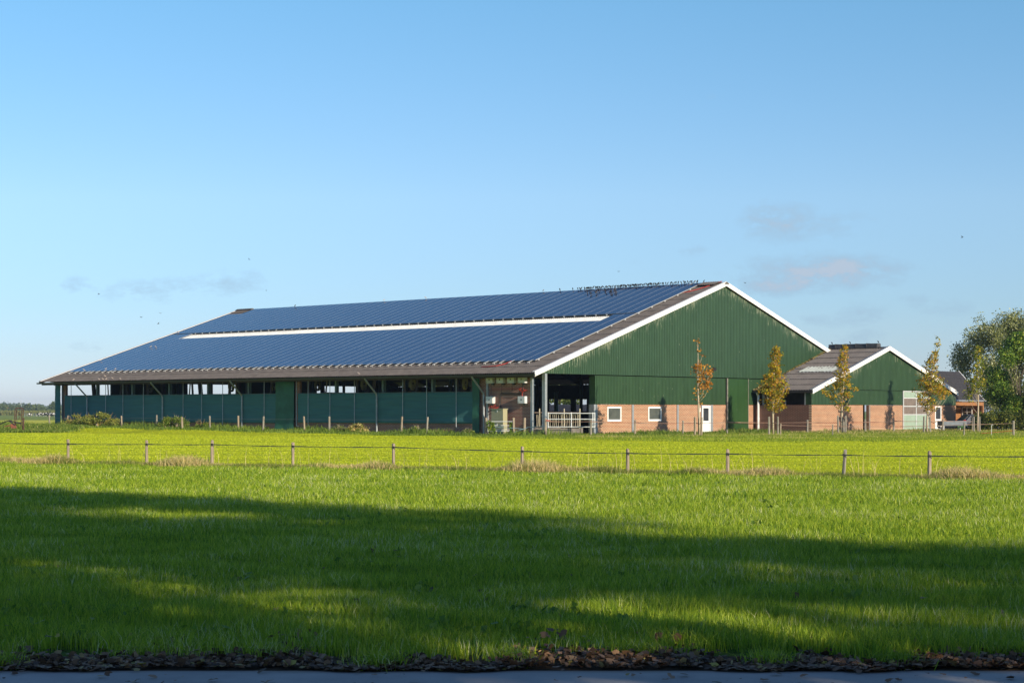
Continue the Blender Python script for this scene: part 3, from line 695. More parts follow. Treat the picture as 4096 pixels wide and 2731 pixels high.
# windbreak curtains: gently wavy sheets with thickness
def curtain(La, Lb, za, zb, x, mat_, name='windbreak_curtain', amp=.015, seed=0, flare=0):
    mb = MB(); K = max(6, int((Lb-La)/.35)); J = 16
    for side in (0, 1):
        for j_ in range(J+1):
            for i_ in range(K+1):
                l = La+(Lb-La)*i_/K; t = j_/J; z_ = za+(zb-za)*t
                o_ = amp*(math.sin(z_*9+seed+math.sin(l*.7))+.7*math.sin(l*1.3+z_*3+seed))+(-.03 if side == 0 else 0)
                o_ -= flare*max(0, (.33-t))*(1+.8*math.sin(l*4.2+t*9))
                mb.v.append((x+o_, l, z_))
    W_ = K+1; N_ = W_*(J+1)
    for j_ in range(J):
        for i_ in range(K):
            a_ = j_*W_+i_; mb.face((a_, a_+W_, a_+W_+1, a_+1)); mb.face((N_+a_, N_+a_+1, N_+a_+W_+1, N_+a_+W_))
    for i_ in range(K):
        mb.face((i_, i_+1, N_+i_+1, N_+i_)); a_ = J*W_+i_; mb.face((a_, N_+a_, N_+a_+1, a_+1))
    return mb.build(name, mat_, barn, smooth=True)
curtain(27.25, 55.4, .80, 3.06, -.12, M['curtain'], seed=1)
curtain(6.45, 24.75, .86, 3.06, -.12, M['curtain'], seed=3)
curtain(25.08, 27.2, .12, 4.12, -.22, M['curtain_flap'], 'curtain_flap', .01, 2, .25)
curtain(5.85, 6.5, .12, 4.12, -.22, M['curtain_flap'], 'curtain_flap', .02, 5, .1)
curtain(55.95, 56.75, .2, 4.12, -.2, M['curtain'], 'curtain_flap', .01, 4, 0)
mb = MB(); mb.tube([(-.16, 27.2, 3.07), (-.16, 55.4, 3.07)], .03); mb.build('curtain_rod', M['steel_green'], barn)
mb = MB(); mb.tube([(-.16, 6.4, 3.07), (-.16, 24.75, 3.07)], .03); mb.build('curtain_rod', M['steel_green'], barn)
for Lg in (55.68, 54.29, 49.23, 46.78, 43.94, 38.63, 36.24, 33.59, 28.55, 24.8, 23.47, 21.04, 18.38, 13.34, 10.93, 8.05):
    mb = MB(); mb.tube([(-.24, Lg, 4.1), (-.24, Lg, .62), (-.24, Lg-.08, .58), (-.24, Lg-.22, .58)], .028, 5); mb.build('guide_pipe', M['galv'], barn)
for Ld in (51.91, 41.33, 31.2, 16.0, 5.42):
    mb = MB(); mb.tube([(S0-.05, Ld, 4.12), (S0+.02, Ld, 4.0), (-.32, Ld, 3.0), (-.26, Ld, 2.85), (-.26, Ld, .05)], .065, 8)
    for z_ in (2.5, 1.3): mb.tube([(-.26, Ld, z_), (-.26, Ld, z_+.06)], .078, 8)
    mb.build('downpipe', M['galv'], barn)
# interior: floor, portal frames, purlins, far walls with their openings
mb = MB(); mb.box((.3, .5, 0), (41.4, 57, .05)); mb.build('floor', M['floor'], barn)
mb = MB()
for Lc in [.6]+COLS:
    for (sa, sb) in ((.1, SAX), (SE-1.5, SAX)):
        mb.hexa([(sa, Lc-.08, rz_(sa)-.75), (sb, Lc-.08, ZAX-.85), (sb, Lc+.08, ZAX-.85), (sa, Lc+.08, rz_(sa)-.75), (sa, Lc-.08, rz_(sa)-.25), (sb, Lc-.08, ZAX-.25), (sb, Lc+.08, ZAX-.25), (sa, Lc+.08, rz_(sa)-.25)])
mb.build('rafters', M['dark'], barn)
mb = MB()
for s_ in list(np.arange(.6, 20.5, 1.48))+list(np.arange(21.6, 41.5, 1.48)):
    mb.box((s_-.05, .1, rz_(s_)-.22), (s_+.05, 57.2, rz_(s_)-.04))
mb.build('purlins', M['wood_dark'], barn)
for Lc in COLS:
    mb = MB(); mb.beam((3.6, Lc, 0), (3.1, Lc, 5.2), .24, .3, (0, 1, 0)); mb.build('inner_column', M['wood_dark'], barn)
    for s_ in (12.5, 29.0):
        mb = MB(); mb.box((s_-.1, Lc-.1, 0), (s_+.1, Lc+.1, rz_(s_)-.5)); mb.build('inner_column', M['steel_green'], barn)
# leaning boards between stalls
for k, u in enumerate((432, 470, 590, 745, 770, 905, 945, 1070, 1235, 1290, 1430, 1480, 1620, 1650, 1830, 1870)):
    Lb_ = side_L(u, .6); mb = MB(); t_ = .35 if k % 2 else -.25
    mb.beam((.75, Lb_, 1.2), (.75, Lb_-t_, 4.2), .14+.1*(k % 3), .03, (1, 0, 0)); mb.build('leaning_board', M['wood_dark'] if k % 3 else M['soffit'], barn)
# far gable wall (green sheets) with openings
def slab(mb, xa, xb, za, zb, ya, yb): mb.box((xa, ya, za), (xb, yb, zb))
ya, yb = 57.0, 57.15
for (xa, xb) in ((5.9, 14.6), (20.5, 31.0), (36.5, 41.6)): mb = MB(); slab(mb, xa, xb, 0, 4.25, ya, yb); mb.build('far_lower_wall', M['door_green'], barn)
mb = MB(); k0 = [(-.55, 57.0, 4.25), (SAX, 57.0, ZAX-.15), (42.2, 57.0, 4.25)]
mb.hexa([(-.55, 57.0, 4.25), (42.2, 57.0, 4.25), (42.2, 57.15, 4.25), (-.55, 57.15, 4.25), (SAX-.1, 57.0, ZAX-.2), (SAX+.1, 57.0, ZAX-.2), (SAX+.1, 57.15, ZAX-.2), (SAX-.1, 57.15, ZAX-.2)])
mb.build('far_gable', M['door_green'], barn)
mb = MB()
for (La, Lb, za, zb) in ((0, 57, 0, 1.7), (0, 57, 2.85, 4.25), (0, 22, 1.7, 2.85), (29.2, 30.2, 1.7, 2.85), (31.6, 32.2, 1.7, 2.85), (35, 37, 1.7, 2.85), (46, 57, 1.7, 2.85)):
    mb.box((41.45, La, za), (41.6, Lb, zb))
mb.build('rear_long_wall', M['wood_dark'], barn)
mb = MB(); mb.tube([(40.6, 33.3, 1.6), (40.6, 33.3, 3.6)], .22, 10); mb.build('interior_pipe', M['green_pipe'], barn)
mb = MB(); mb.box((30.0, 55.0, 0), (33.0, 55.4, 3.6)); mb.build('pale_partition', M['green_pipe'], barn)
mb = MB(); mb.box((20.0, 33.5, 0), (22.2, 33.7, 3.5)); mb.build('wooden_partition', M['wood_orange'], barn)
# timber feed bunk in the opening
mb = MB(); mb.box((1.2, 2.0, 0), (3.9, 2.35, .62)); mb.box((-.04, .35, 0), (.12, 1.05, .5)); mb.box((.9, .55, 0), (4.3, .8, .52)); mb.build('concrete_kerb', M['concrete'], barn)

# solar panels
ROWH = 1.615; PW = 1.03; PS0, PL0 = 1.0, 1.85
CH = ROWH/math.cos(PH)
def panel_arrays():
    t = .035; a_, b_ = CH-.012, PW-.012
    V = [(0, 0, 0), (a_, 0, 0), (a_, b_, 0), (0, b_, 0), (0, 0, t), (a_, 0, t), (a_, b_, t), (0, b_, t), (.003, .018, t), (a_-.003, .018, t), (a_-.003, b_-.018, t), (.003, b_-.018, t)]
    Fc = [(3, 2, 1, 0), (0, 1, 5, 4), (1, 2, 6, 5), (2, 3, 7, 6), (3, 0, 4, 7), (4, 5, 9, 8), (5, 6, 10, 9), (6, 7, 11, 10), (7, 4, 8, 11), (8, 9, 10, 11)]
    return V, Fc, [0]*9+[1]
PV, PF, PM = panel_arrays()
def puv(me, nrep):
    at_ = me.attributes.new('puv', 'FLOAT_VECTOR', 'POINT')
    at_.data.foreach_set('vector', np.tile(np.array([(p[0]/CH, p[1]/PW, 0) for p in PV], np.float32), (nrep, 1)).ravel())
pm = bpy.data.meshes.new('solar_panel'); pm.from_pydata(PV, [], PF); pm.materials.append(M['panel_frame']); pm.materials.append(M['cells']); pm.polygons.foreach_set('material_index', PM); puv(pm, 1); pm.update()
spots = []
for r_ in range(12):
    for c_ in range(53):
        if r_ == 6 and 2 <= c_ <= 49: continue
        if r_ == 11 and (c_ >= 51): continue
        ss = PS0+ROWH*r_+(.25 if r_ > 6 else 0); spots.append((ss, PL0+PW*c_))
spots.sort(key=lambda p: (BW(p[0], p[1], 0)).length)
RM = Matrix.Rotation(-PH, 3, 'Y')
for k, (ss, ll) in enumerate(spots[:100]):
    link('solar_panel', pm, barn, (ss, ll, rz_(ss)+.13), (0, -PH, 0))
Vs = []; Fs = []; Ms = []
for (ss, ll) in spots[100:]:
    n0 = len(Vs); Vs += [tuple(RM @ Vector(p)+Vector((ss, ll, rz_(ss)+.13))) for p in PV]; Fs += [tuple(i_+n0 for i_ in f_) for f_ in PF]; Ms += PM
me = bpy.data.meshes.new('solar_panels'); me.from_pydata(Vs, [], Fs); me.materials.append(M['panel_frame']); me.materials.append(M['cells']); me.polygons.foreach_set('material_index', Ms); puv(me, len(spots)-100); me.update()
o = link('solar_panels', me, barn); o['kind'] = 'stuff'; o['label'] = 'the many solar panels farther along the roof'
# rail ends below the array, along the skylight and on the near edge
mb = MB(); mb.box((-.50, -.02, .04), (.2, .02, .085)); mb.box((-.34, -.03, -.06), (-.28, .03, .04)); railm = mb.mesh('mounting_rail', M['alu'])
Lr = 2.1; k = 0
while Lr < 56:
    link('mounting_rail', railm, barn, (PS0-.02, Lr, rz_(PS0)+.08), (0, -PH, 0)); Lr += (.86, .86, .86, .62)[k % 4]; k += 1
mb = MB(); mb.box((-.10, 0, .07), (.1, .07, .16)); cm_ = mb.mesh('panel_clamp', M['alu'])
for Lr in np.arange(4.6, 53.4, 1.03): link('panel_clamp', cm_, barn, (12.42, float(Lr), rz_(12.42)))
for ss in np.arange(1.3, 20.3, 1.6): link('panel_clamp', cm_, barn, (float(ss), PL0-.09, rz_(ss)))
mb = MB(); mb.use(M['alu'])
mb.beam((PS0, PL0-.04, rz_(PS0)+.16), (20.3, PL0-.04, rz_(20.3)+.16), .05, .05); mb.beam((20.2, PL0+.98, rz_(20.2)+.14), (21.0, PL0+.9, rz_(20.8)+.3), .05, .05)
mb.build('array_edge_rail', None, barn)
# black strips standing in for shade under the lowest row and above the skylight
mb = MB(); mb.box((PS0-.005, PL0, rz_(PS0)+.02), (PS0+.02, 56.4, rz_(PS0)+.15)); mb.box((12.40, 4.0, rz_(12.4)+.03), (12.47, 53.3, rz_(12.45)+.15)); mb.build('shade_strip', M['black'], barn)
mb = MB(); corr(mb, 10.72, 12.22, rz_, 3.95, 53.25, 1, off=.05, step=.02); mb.build('skylight_strip', M['skylight'], barn)
# red conduits
mb = MB(); pts = [(.95, 3.9, rz_(.95)+.14), (.5, 4.1, rz_(.5)+.10), (.1, 4.6, rz_(.1)+.08), (.0, 5.2, rz_(0)+.08), (.05, 5.9, rz_(.05)+.06)]
mb.tube(pts, .034, 6); mb.build('red_conduit', M['red'], roof)
mb = MB(); mb.tube([(20.7, .1, ZAX+.14), (20.5, .25, rz_(20.5)+.14), (19.6, .75, rz_(19.6)+.1), (18.9, 1.1, rz_(18.9)+.09), (18.3, 1.5, rz_(18.3)+.1), (18.0, 2.1, rz_(18)+.1)], .028, 6); mb.build('red_conduit', M['red'], roof)

# hooded ceiling fans seen through the open strip: hung things of their own
fanroot = None
for k, u in enumerate((600, 925, 1095, 1270, 1455, 1650, 1860)):
    Lf = side_L(u, 2.0); p = BW(2.0, Lf, 3.75)
    lab = ('dusty round fan in the open strip, %s' % ('farthest left of the fans', 'second fan from the left', 'fan just left of the tall green flap', 'fan just right of the tall green flap', 'fan beside the lit opening', 'second fan from the right end', 'fan nearest the white inverters')[k])
    if fanroot is None:
        fanroot = empty('barn_fan', p, ANG+.5, lab, 'fan', 'fans hanging along the barn side')
        mb = MB(); n_ = 18
        for q in range(n_):
            t0, t1 = 2*math.pi*q/n_, 2*math.pi*(q+1)/n_
            def pt(r, t, y_): return (r*math.cos(t), y_, r*math.sin(t))
            mb.hexa([pt(.42, t0, -.1), pt(.48, t0, -.1), pt(.48, t0, .1), pt(.42, t0, .1), pt(.42, t1, -.1), pt(.48, t1, -.1), pt(.48, t1, .1), pt(.42, t1, .1)])
        mb.build('fan_ring', M['fan'], fanroot)
        mb = MB()
        for q in range(5):
            t0 = 2*math.pi*q/5; mb.hexa([(.06*math.cos(t0), -.03, .06*math.sin(t0)), (.4*math.cos(t0), -.05, .4*math.sin(t0)), (.4*math.cos(t0), -.04, .4*math.sin(t0)), (.06*math.cos(t0), -.02, .06*math.sin(t0)),
                                   (.06*math.cos(t0+.5), .02, .06*math.sin(t0+.5)), (.4*math.cos(t0+.5), .04, .4*math.sin(t0+.5)), (.4*math.cos(t0+.5), .05, .4*math.sin(t0+.5)), (.06*math.cos(t0+.5), .03, .06*math.sin(t0+.5))])
        mb.build('fan_blades', M['fan'], fanroot)
        mb = MB(); mb.beam((0, 0, .45), (0, .0, 1.0), .05, .05); mb.beam((0, .0, -.05), (0, .0, .05), .14, .2); mb.build('hanger', M['dark'], fanroot)
    else: dup(fanroot, p, ANG+.5, label=lab)
    if k == 0: fanroot.location = p

# ------------------------------------------------------------------ annex
ax = empty('brick_annex', BW(25.0, -5.14), ANG, 'lower brick and green extension with a dark corrugated roof in front of the barn', 'barn')
AW, AXA, AZA, AZE = 23.0, 11.3, 6.85, 3.28; ASL = (AZA-AZE)/(AXA+.3)
def arz(x): return AZA-ASL*abs(x-AXA)
mb = MB(); corr(mb, -.32, AXA, arz, -.25, 5.2, 8, pitch=.24, amp=.045, step=.05); aroof = mb.build('roof', M['roof2'], ax)
mb = MB(); corr(mb, 22.92, AXA, arz, -.25, 5.2, 8, pitch=.24, amp=.045, step=.05); mb.build('roof', M['roof2'], ax)
mb = MB(); corr(mb, 4.35, 5.85, arz, .75, 3.9, 1, pitch=.3, amp=.06, off=.06); mb.build('skylight', M['skylight_small'], aroof)
mb = MB()
for (sa, sb) in ((-.3, AXA), (22.9, AXA)):
    za, zb = arz(sa)+.1, AZA+.1; h = .34
    mb.hexa([(sa, -.27, za-h), (sb, -.27, zb-h), (sb, -.235, zb-h), (sa, -.235, za-h), (sa, -.27, za), (sb, -.27, zb), (sb, -.235, zb), (sa, -.235, za)])
mb.build('fascia_board', M['white'], ax)
mb = MB()
for (sa, sb) in ((-.3, AXA), (22.9, AXA)):
    za, zb = arz(sa)+.1, AZA+.1
    mb.hexa([(sa, -.232, za-.03), (sb, -.232, zb-.03), (sb, -.02, zb-.03), (sa, -.02, za-.03), (sa, -.232, za), (sb, -.232, zb), (sb, -.02, zb), (sa, -.02, za)])
mb.build('verge_trim', M['galv'], ax)
mb = MB()
for (sa, sb) in ((-.25, AXA), (22.85, AXA)):
    mb.hexa([(sa, -.23, arz(sa)-.2), (sb, -.23, AZA-.2), (sb, -.03, AZA-.2), (sa, -.03, arz(sa)-.2), (sa, -.23, arz(sa)-.17), (sb, -.23, AZA-.17), (sb, -.03, AZA-.17), (sa, -.03, arz(sa)-.17)])
mb.build('soffit', M['soffit'], ax)
mb = MB(); mb.prism([(AXA-.35, AZA-.02), (AXA-.28, AZA+.34), (AXA+.28, AZA+.34), (AXA+.35, AZA-.02)], .75, 5.25, 'y')
for y_ in (1.7, 2.7, 3.7, 4.6): mb.box((AXA-.36, y_-.02, AZA), (AXA+.36, y_+.02, AZA+.37))
mb.prism([(AXA-.34, AZA-.02), (AXA, AZA+.06), (AXA+.34, AZA-.02)], -.25, .74, 'y'); mb.build('ridge_vent', M['vent'], aroof)
mb = MB(); mb.prism([(-.48, 3.26), (-.46, 3.14), (-.34, 3.12), (-.29, 3.25)], -.3, 5.0, 'y'); mb.build('gutter', M['gutter'], ax)
cladding('gable_cladding', .0, AW, 3.4, lambda x: arz(x)-.1, 0, M['clad_annex'], ax, pitch=.2)
cladding('lower_cladding', .0, 13.84, 2.21, lambda x: 3.36, .06, M['clad_annex'], ax, pitch=.2)
cladding('lower_cladding', 18.3, AW, 2.21, lambda x: 3.36, .06, M['clad_annex'], ax, pitch=.2)
mb = MB(); mb.box((.02, .1, 3.36), (AW-.02, .16, 3.4)); mb.build('lintel', M['dark'], ax)
wall_x('brick_wall', 0, 13.84, .0, 2.2, .02, .26, [(7.55, 8.46, 0, 2.2)], M['brick'], ax)
wall_x('brick_wall', 18.3, AW, .0, 2.2, .02, .26, [(19.3, 20.4, 0, 2.14)], M['brick'], ax)
mb = MB(); mb.box((8.47, .0, 0), (8.66, .03, 2.15)); mb.build('door_post', M['concrete'], ax)
mb = MB(); mb.box((7.5, 1.2, 0), (9, 1.3, 2.2)); mb.build('inner_wall', M['wood_dark'], ax)
# left side wall: brick with its shade in the colour, below an open strip
mb = MB(); mb.box((0.0, .27, .14), (.2, 5.1, 2.2)); mb.build('side_brick_wall', M['brick_shaded'], ax)
mb = MB(); mb.box((-.04, .0, 0), (.22, 5.05, .16)); mb.build('plinth', M['concrete'], ax)
mb = MB(); mb.box((.02, .1, 2.2), (.14, .55, 3.2)); mb.build('corner_panel', M['door_green'], ax)
mb = MB(); mb.box((.02, .55, 2.2), (.12, .68, 3.2)); mb.box((.0, 4.3, 2.2), (.1, 4.45, 3.2)); mb.box((.02, 2.35, 2.2), (.12, 2.42, 2.55)); mb.build('strip_posts', M['galv'], ax)
mb = MB(); mb.box((.0, .1, 3.1), (.16, 5.1, 3.28)); mb.build('eaves_beam', M['wood_dark'], ax)
mb = MB()
for q in range(3): mb.beam((.3, 3.9-.14*q, 2.1), (.3, 4.05-.2*q, 2.75), .05, .05)
mb.build('pale_poles', M['cream'], ax)
mb = MB(); mb.box((2.2, .5, 0), (2.35, 5.1, 3.6)); mb.box((.2, 4.95, 0), (2.3, 5.1, 3.4)); mb.build('inner_wall', M['wood_dark'], ax)
mb = MB(); mb.tube([(-.35, 4.75, 3.2), (-.2, 4.75, 3.0), (-.12, 4.75, 2.9), (-.12, 4.75, .2), (-.14, 4.65, .08), (-.16, 4.3, .06), (-.17, 4.05, .0)], .09, 8)
for z_ in (2.2, 1.1): mb.tube([(-.12, 4.75, z_), (-.12, 4.75, z_+.07)], .105, 8)
mb.build('downpipe', M['frame_white'], ax)
# sliding doors of glazed and green panels
mb = MB(); xa, xb = 13.86, 18.28; z0 = .04
for x_ in (13.88, 16.0, 18.18): mb.box((x_, -.03, z0), (x_+.10, .05, 3.38))
for z_ in (.04, 1.40, 2.08, 2.75, 3.30): mb.box((xa+.12, -.025, z_), (xb-.12, .045, z_+.075))
fr = mb.build('sliding_door', M['galv_bright'], ax)
for (xa_, xb_) in ((13.99, 15.99), (16.11, 18.17)):
    for (za, zb, mm) in ((.12, 1.39, 'green_pipe'), (1.48, 2.07, 'brown_pane'), (2.16, 2.74, 'brown_pane'), (2.83, 3.29, 'green_pipe')):
        mb = MB(); mb.box((xa_, 0, za), (xb_, .03, zb)); mb.build('door_panel', M[mm], fr)
mb = MB(); xa, xb = 19.3, 20.4
mb.box((xa, .0, .02), (xa+.13, .1, 2.14)); mb.box((xb-.13, .0, .02), (xb, .1, 2.14)); mb.box((xa+.13, .0, 2.04), (xb-.13, .1, 2.14)); mb.box((xa+.14, .04, .03), (xb-.14, .08, 1.05))
dr = mb.build('door', M['frame_white'], ax); mb = MB(); mb.box((xa+.14, .05, 1.05), (xb-.14, .07, 2.04)); mb.build('pane', M['glass_dark'], dr)
mb = MB(); mb.box((AW-.2, .27, 0), (AW, 5.1, 3.2)); mb.build('side_brick_wall', M['brick_shaded'], ax)
mb = MB(); mb.box((13.5, -1.3, 0), (18.6, -.06, .06)); mb.build('door_slab', M['concrete'], ax)
# moss in the valley where the annex roof meets the barn
mv = []
for q in range(900):
    t = random.random(); x_ = -.3+t*11.2; mv.append((x_, 5.1-random.random()**2*(.16+.5*(t < .25)), arz(x_)+.06+random.random()*.05))
leaves('moss', np.array(mv), .16, leafmat('dry_moss', [(0, (.14, .10, .04)), (.6, (.34, .26, .10)), (1, (.22, .26, .07))], .1), ax)

# ------------------------------------------------------------------ far shed with carport
SO = at(3937, 1722, 157); SO.z = 0
sh = empty('tiled_shed', SO, ANG, 'small shed with black tiled roof and orange timber carport behind the extension', 'shed')
mb = MB(); corr(mb, 0, 2.5, lambda s_: 2.66+s_*1.04, 0, 6.6, 10, pitch=.3, amp=.03, step=.03)
mb.v = [(-v_[1], v_[0], v_[2]) for v_ in mb.v]; mb.build('roof', M['tile'], sh)
mb = MB(); corr(mb, 5.0, 2.5, lambda s_: 2.66+(5-s_)*1.04, 0, 6.6, 10, pitch=.3, amp=.03, step=.03)
mb.v = [(-v_[1], v_[0], v_[2]) for v_ in mb.v]; mb.build('roof', M['tile'], sh)
mb = MB(); mb.hexa([(.02, 0, 2.5), (.02, 2.5, 5.1), (.10, 2.5, 5.1), (.10, 0, 2.5), (.02, 0, 2.72), (.02, 2.5, 5.34), (.10, 2.5, 5.34), (.10, 0, 2.72)])
mb.hexa([(.02, 5, 2.5), (.02, 2.5, 5.1), (.10, 2.5, 5.1), (.10, 5, 2.5), (.02, 5, 2.72), (.02, 2.5, 5.34), (.10, 2.5, 5.34), (.10, 5, 2.72)]); mb.build('fascia_board', M['white'], sh)
mb = MB(); mb.tube([(-6.6, -.08, 2.62), (.1, -.08, 2.62)], .075, 8); mb.build('gutter', M['galv'], sh)
mb = MB(); mb.box((-6.6, .05, 2.2), (0, .2, 2.5)); mb.box((-.2, .04, 0), (0, .24, 2.2)); mb.box((-6.5, .06, 0), (-6.35, .2, 2.2)); mb.build('carport_beam', M['wood_orange'], sh)
mb = MB(); mb.box((-6.6, 2.2, 0), (0, 2.35, 2.6)); mb.box((-6.6, .25, 0), (-6.5, 2.2, 2.5)); mb.box((-.1, .26, 0), (0, 4.9, 2.55)); mb.build('timber_wall', M['wood_orange'], sh)
mb = MB(); ya, yb, za, zb = 1.1, 2.1, 1.1, 2.08
mb.box((-.17, ya, za), (-.11, ya+.08, zb)); mb.box((-.17, yb-.08, za), (-.11, yb, zb)); mb.box((-.17, ya+.08, za), (-.11, yb-.08, za+.08)); mb.box((-.17, ya+.08, zb-.08), (-.11, yb-.08, zb)); mb.box((-.165, 1.57, za+.08), (-.115, 1.63, zb-.08)); mb.box((-.163, ya+.08, 1.62), (-.117, yb-.08, 1.67)); ww = mb.build('window', M['frame_white'], sh)
mb = MB(); mb.box((-.14, ya+.08, za+.08), (-.12, yb-.08, zb-.08)); mb.build('pane', M['pane'], ww)
# low grey sheds seen right through the barn
p = BW(58, 40); o = empty('grey_roof_shed', p, ANG, 'low shed with grey patched roof glimpsed through the barn opening', 'shed')
mb = MB(); mb.box((-4, -16, 0), (4, 14, 1.7)); mb.build('wall', M['wood_dark'], o)
mb = MB(); corr(mb, -4.3, 0, lambda s_: 2.4-.18*abs(s_), -16.3, 14.3, 6, pitch=.5, amp=.03, step=.06); corr(mb, 4.3, 0, lambda s_: 2.4-.18*abs(s_), -16.3, 14.3, 6, pitch=.5, amp=.03, step=.06); mb.build('roof', M['tile'], o)

# ------------------------------------------------------------------ inverters, cabinet, cables, gates
inv = None
labs = ['white inverter under the eaves, first from the left', 'white inverter under the eaves, second from the left', 'white inverter under the eaves, third from the left', 'white inverter under the eaves, nearest the corner column', 'lower white inverter by the downpipe, left of the olive cabinet', 'lower white inverter right of the olive cabinet']
for k, (Lc, zc) in enumerate(((4.83, 3.88), (3.86, 3.88), (2.88, 3.88), (1.9, 3.88), (4.83, 2.5), (1.9, 2.5))):
    p = BW(-.06, Lc, zc)
    if inv is None:
        inv = empty('solar_inverter', p, ANG-R(90), labs[k], 'inverter', 'inverters on the brick wall')
        mb = MB(); mb.box((-.31, -.30, -.24), (.31, -.03, .24)); mb.box((-.28, -.03, -.2), (.28, .02, .2)); mb.build('housing', M['inverter'], inv)
        mb = MB(); mb.box((-.05, -.306, -.04), (.05, -.302, .02)); mb.tube([(0, -.302, .05), (0, -.306, .05)], .03, 8); mb.build('emblem', M['black'], inv)
        mb = MB(); mb.box((-.27, -.305, -.21), (-.19, -.301, -.15)); mb.build('data_label', M['cabinet'], inv)
        mb = MB(); mb.box((.10, -.22, -.36), (.28, -.06, -.245)); mb.build('connector_box', M['black'], inv)
    else: dup(inv, p, ANG-R(90), label=labs[k])
cab = empty('electric_cabinet', BW(-.75, 3.55), ANG-R(90), 'olive green metal cabinet standing against the brick wall', 'cabinet')
mb = MB(); mb.box((-.53, -.2, .0), (-.003, .24, 1.86)); mb.box((.003, -.2, .0), (.53, .24, 1.86)); mb.build('body', M['cabinet'], cab)
mb = MB(); mb.box((-.57, -.25, 1.862), (.57, .28, 1.91)); mb.build('lid', M['cabinet'], cab)
mb = MB(); mb.box((-.02, -.225, 1.68), (.04, -.204, 1.80)); mb.box((-.02, -.225, .72), (.02, -.204, .9)); mb.build('handle', M['galv_bright'], cab)
mb = MB(); wy = -.07
for (pts, r_) in (([(wy, 4.9, 3.3), (wy, 2.3, 3.3)], .012), ([(wy, 4.9, 3.22), (wy, 2.3, 3.24)], .01)): mb.tube(pts, r_, 5)
for (l_, z_) in ((4.45, 2.05), (1.95, 3.2), (4.75, 2.0)):
    for q in range(5):
        a_ = random.uniform(-.15, .15); mb.tube([(wy-.1, l_+a_, z_+.12), (wy-.16, l_+a_*1.6+.1, z_-.02), (wy-.12, l_+a_-.15, z_-.1-.03*q), (wy-.02, l_+a_-.25, z_-.02)], .014, 4)
mb.tube([(wy, 2.05, 3.0), (wy, 2.07, 2.55)], .03, 5)
tag(link('red_cables', mb.mesh('red_cables', M['red']), None, BW(0, 0), (0, 0, ANG)), 'bundles of red cable hanging below the white inverters', 'cable')
mb = MB()
for q in range(4):
    o_ = .045*q; mb.tube([(wy, 1.9+o_, 3.6), (wy, 1.92+o_, 2.98-o_), (wy, 4.0-o_*.5, 2.98-o_), (wy, 4.12-o_, 2.88-o_), (wy, 4.14-o_, 2.3), (wy-.05, 4.05-o_, 1.95), (wy-.15, 3.85, 1.88)], .016, 4)
for q in range(4): mb.tube([(wy, 4.9-.98*q*.98, 3.6), (wy, 4.88-.98*q*.98, 2.9)], .014, 4)
for q in range(4): mb.tube([(wy-.1, 4.9, 2.1-.05*q), (wy-.2, 4.6, 1.75-.06*q), (wy-.2, 4.2, 1.82-.04*q), (wy-.15, 3.95, 1.95)], .013, 4)
tag(link('grey_cables', mb.mesh('grey_cables', M['cable']), None, BW(0, 0), (0, 0, ANG)), 'dark cables clipped in bends to the brick wall above the cabinet', 'cable')

def wgate(name, us, rails, Y, label, mat_, r=.035, ext=0):
    root = empty(name, at((us[0]+us[-1])/2, 1730, Y)*1, 0, label, 'gate'); base = root.location.copy()
    mb = MB()
    for u in us:
        p = at(u, rails[0], Y)-base; q = at(u, rails[-1], Y)-base; mb.tube([(p.x, p.y, p.z+.06), (q.x, q.y, q.z-.05)], r, 8)
    mb.build('upright', mat_, root)
    for v in rails:
        mb = MB(); p = at(us[0], v, Y)-base; q = at(us[-1], v, Y)-base; mb.tube([p, q], r, 8); mb.build('rail', mat_, root)
    return root
wgate('feed_gate', (2192.5, 2285, 2371, 2379), (1652.5, 1676, 1707), 117.4, 'white galvanised tube gate across the open corner of the barn', M['galv_bright'], .03)
wgate('tube_gate', (1947, 2052), (1685.5, 1701.5, 1718, 1724), 118.6, 'low galvanised gate in front of the olive cabinet', M['galv_bright'], .025)
# feed fence inside: things standing behind the gate
o = empty('feed_fence', BW(1.0, 1.6), 0, 'row of cream coloured feed rail bars behind the white gate', 'feed fence'); b0 = o.location.copy()
mb = MB()
for q, u in enumerate((2136, 2146, 2151, 2159, 2168, 2198, 2200.5, 2211, 2218, 2225, 2233.5, 2244, 2249, 2258, 2266.5, 2277, 2291, 2300, 2310, 2315, 2319)):
    Yq = 119.6; p = at(u, 1655+(3 if q % 3 else 0), Yq)-b0; p2 = at(u+(1.2 if q % 4 == 1 else 0), 1707, Yq)-b0; mb.tube([p, (p+p2)/2+Vector((.02*(q % 3), 0, 0)), p2], .019, 6)
mb.build('bars', M['cream'], o)
mb = MB()
for u in (2158, 2256.5, 2319): p = at(u, 1634, 119.9)-b0; p2 = at(u, 1712, 119.9)-b0; mb.tube([p, p2], .045, 8)
mb.build('posts', M['cream'], o)
mb = MB(); mb.tube([at(2134, 1650, 119.9)-b0, at(2322, 1651, 119.9)-b0], .05, 8); mb.tube([at(2134, 1708, 119.7)-b0, at(2322, 1708, 119.7)-b0], .03, 8); mb.build('top_rail', M['soffit'], o)
mb = MB(); p = at(2134, 1712, 119.3); q = at(2322, 1712, 119.3); mb.box((p.x, p.y-.15, 0), (q.x, q.y+.15, p.z)); mb.box((q.x+.03, q.y-.15, 0), (q.x+.16, q.y+.1, p.z+.02))
tag(mb.build('bunk_wall', M['concrete']), 'stained concrete feed bunk wall under the cream bars', 'wall')

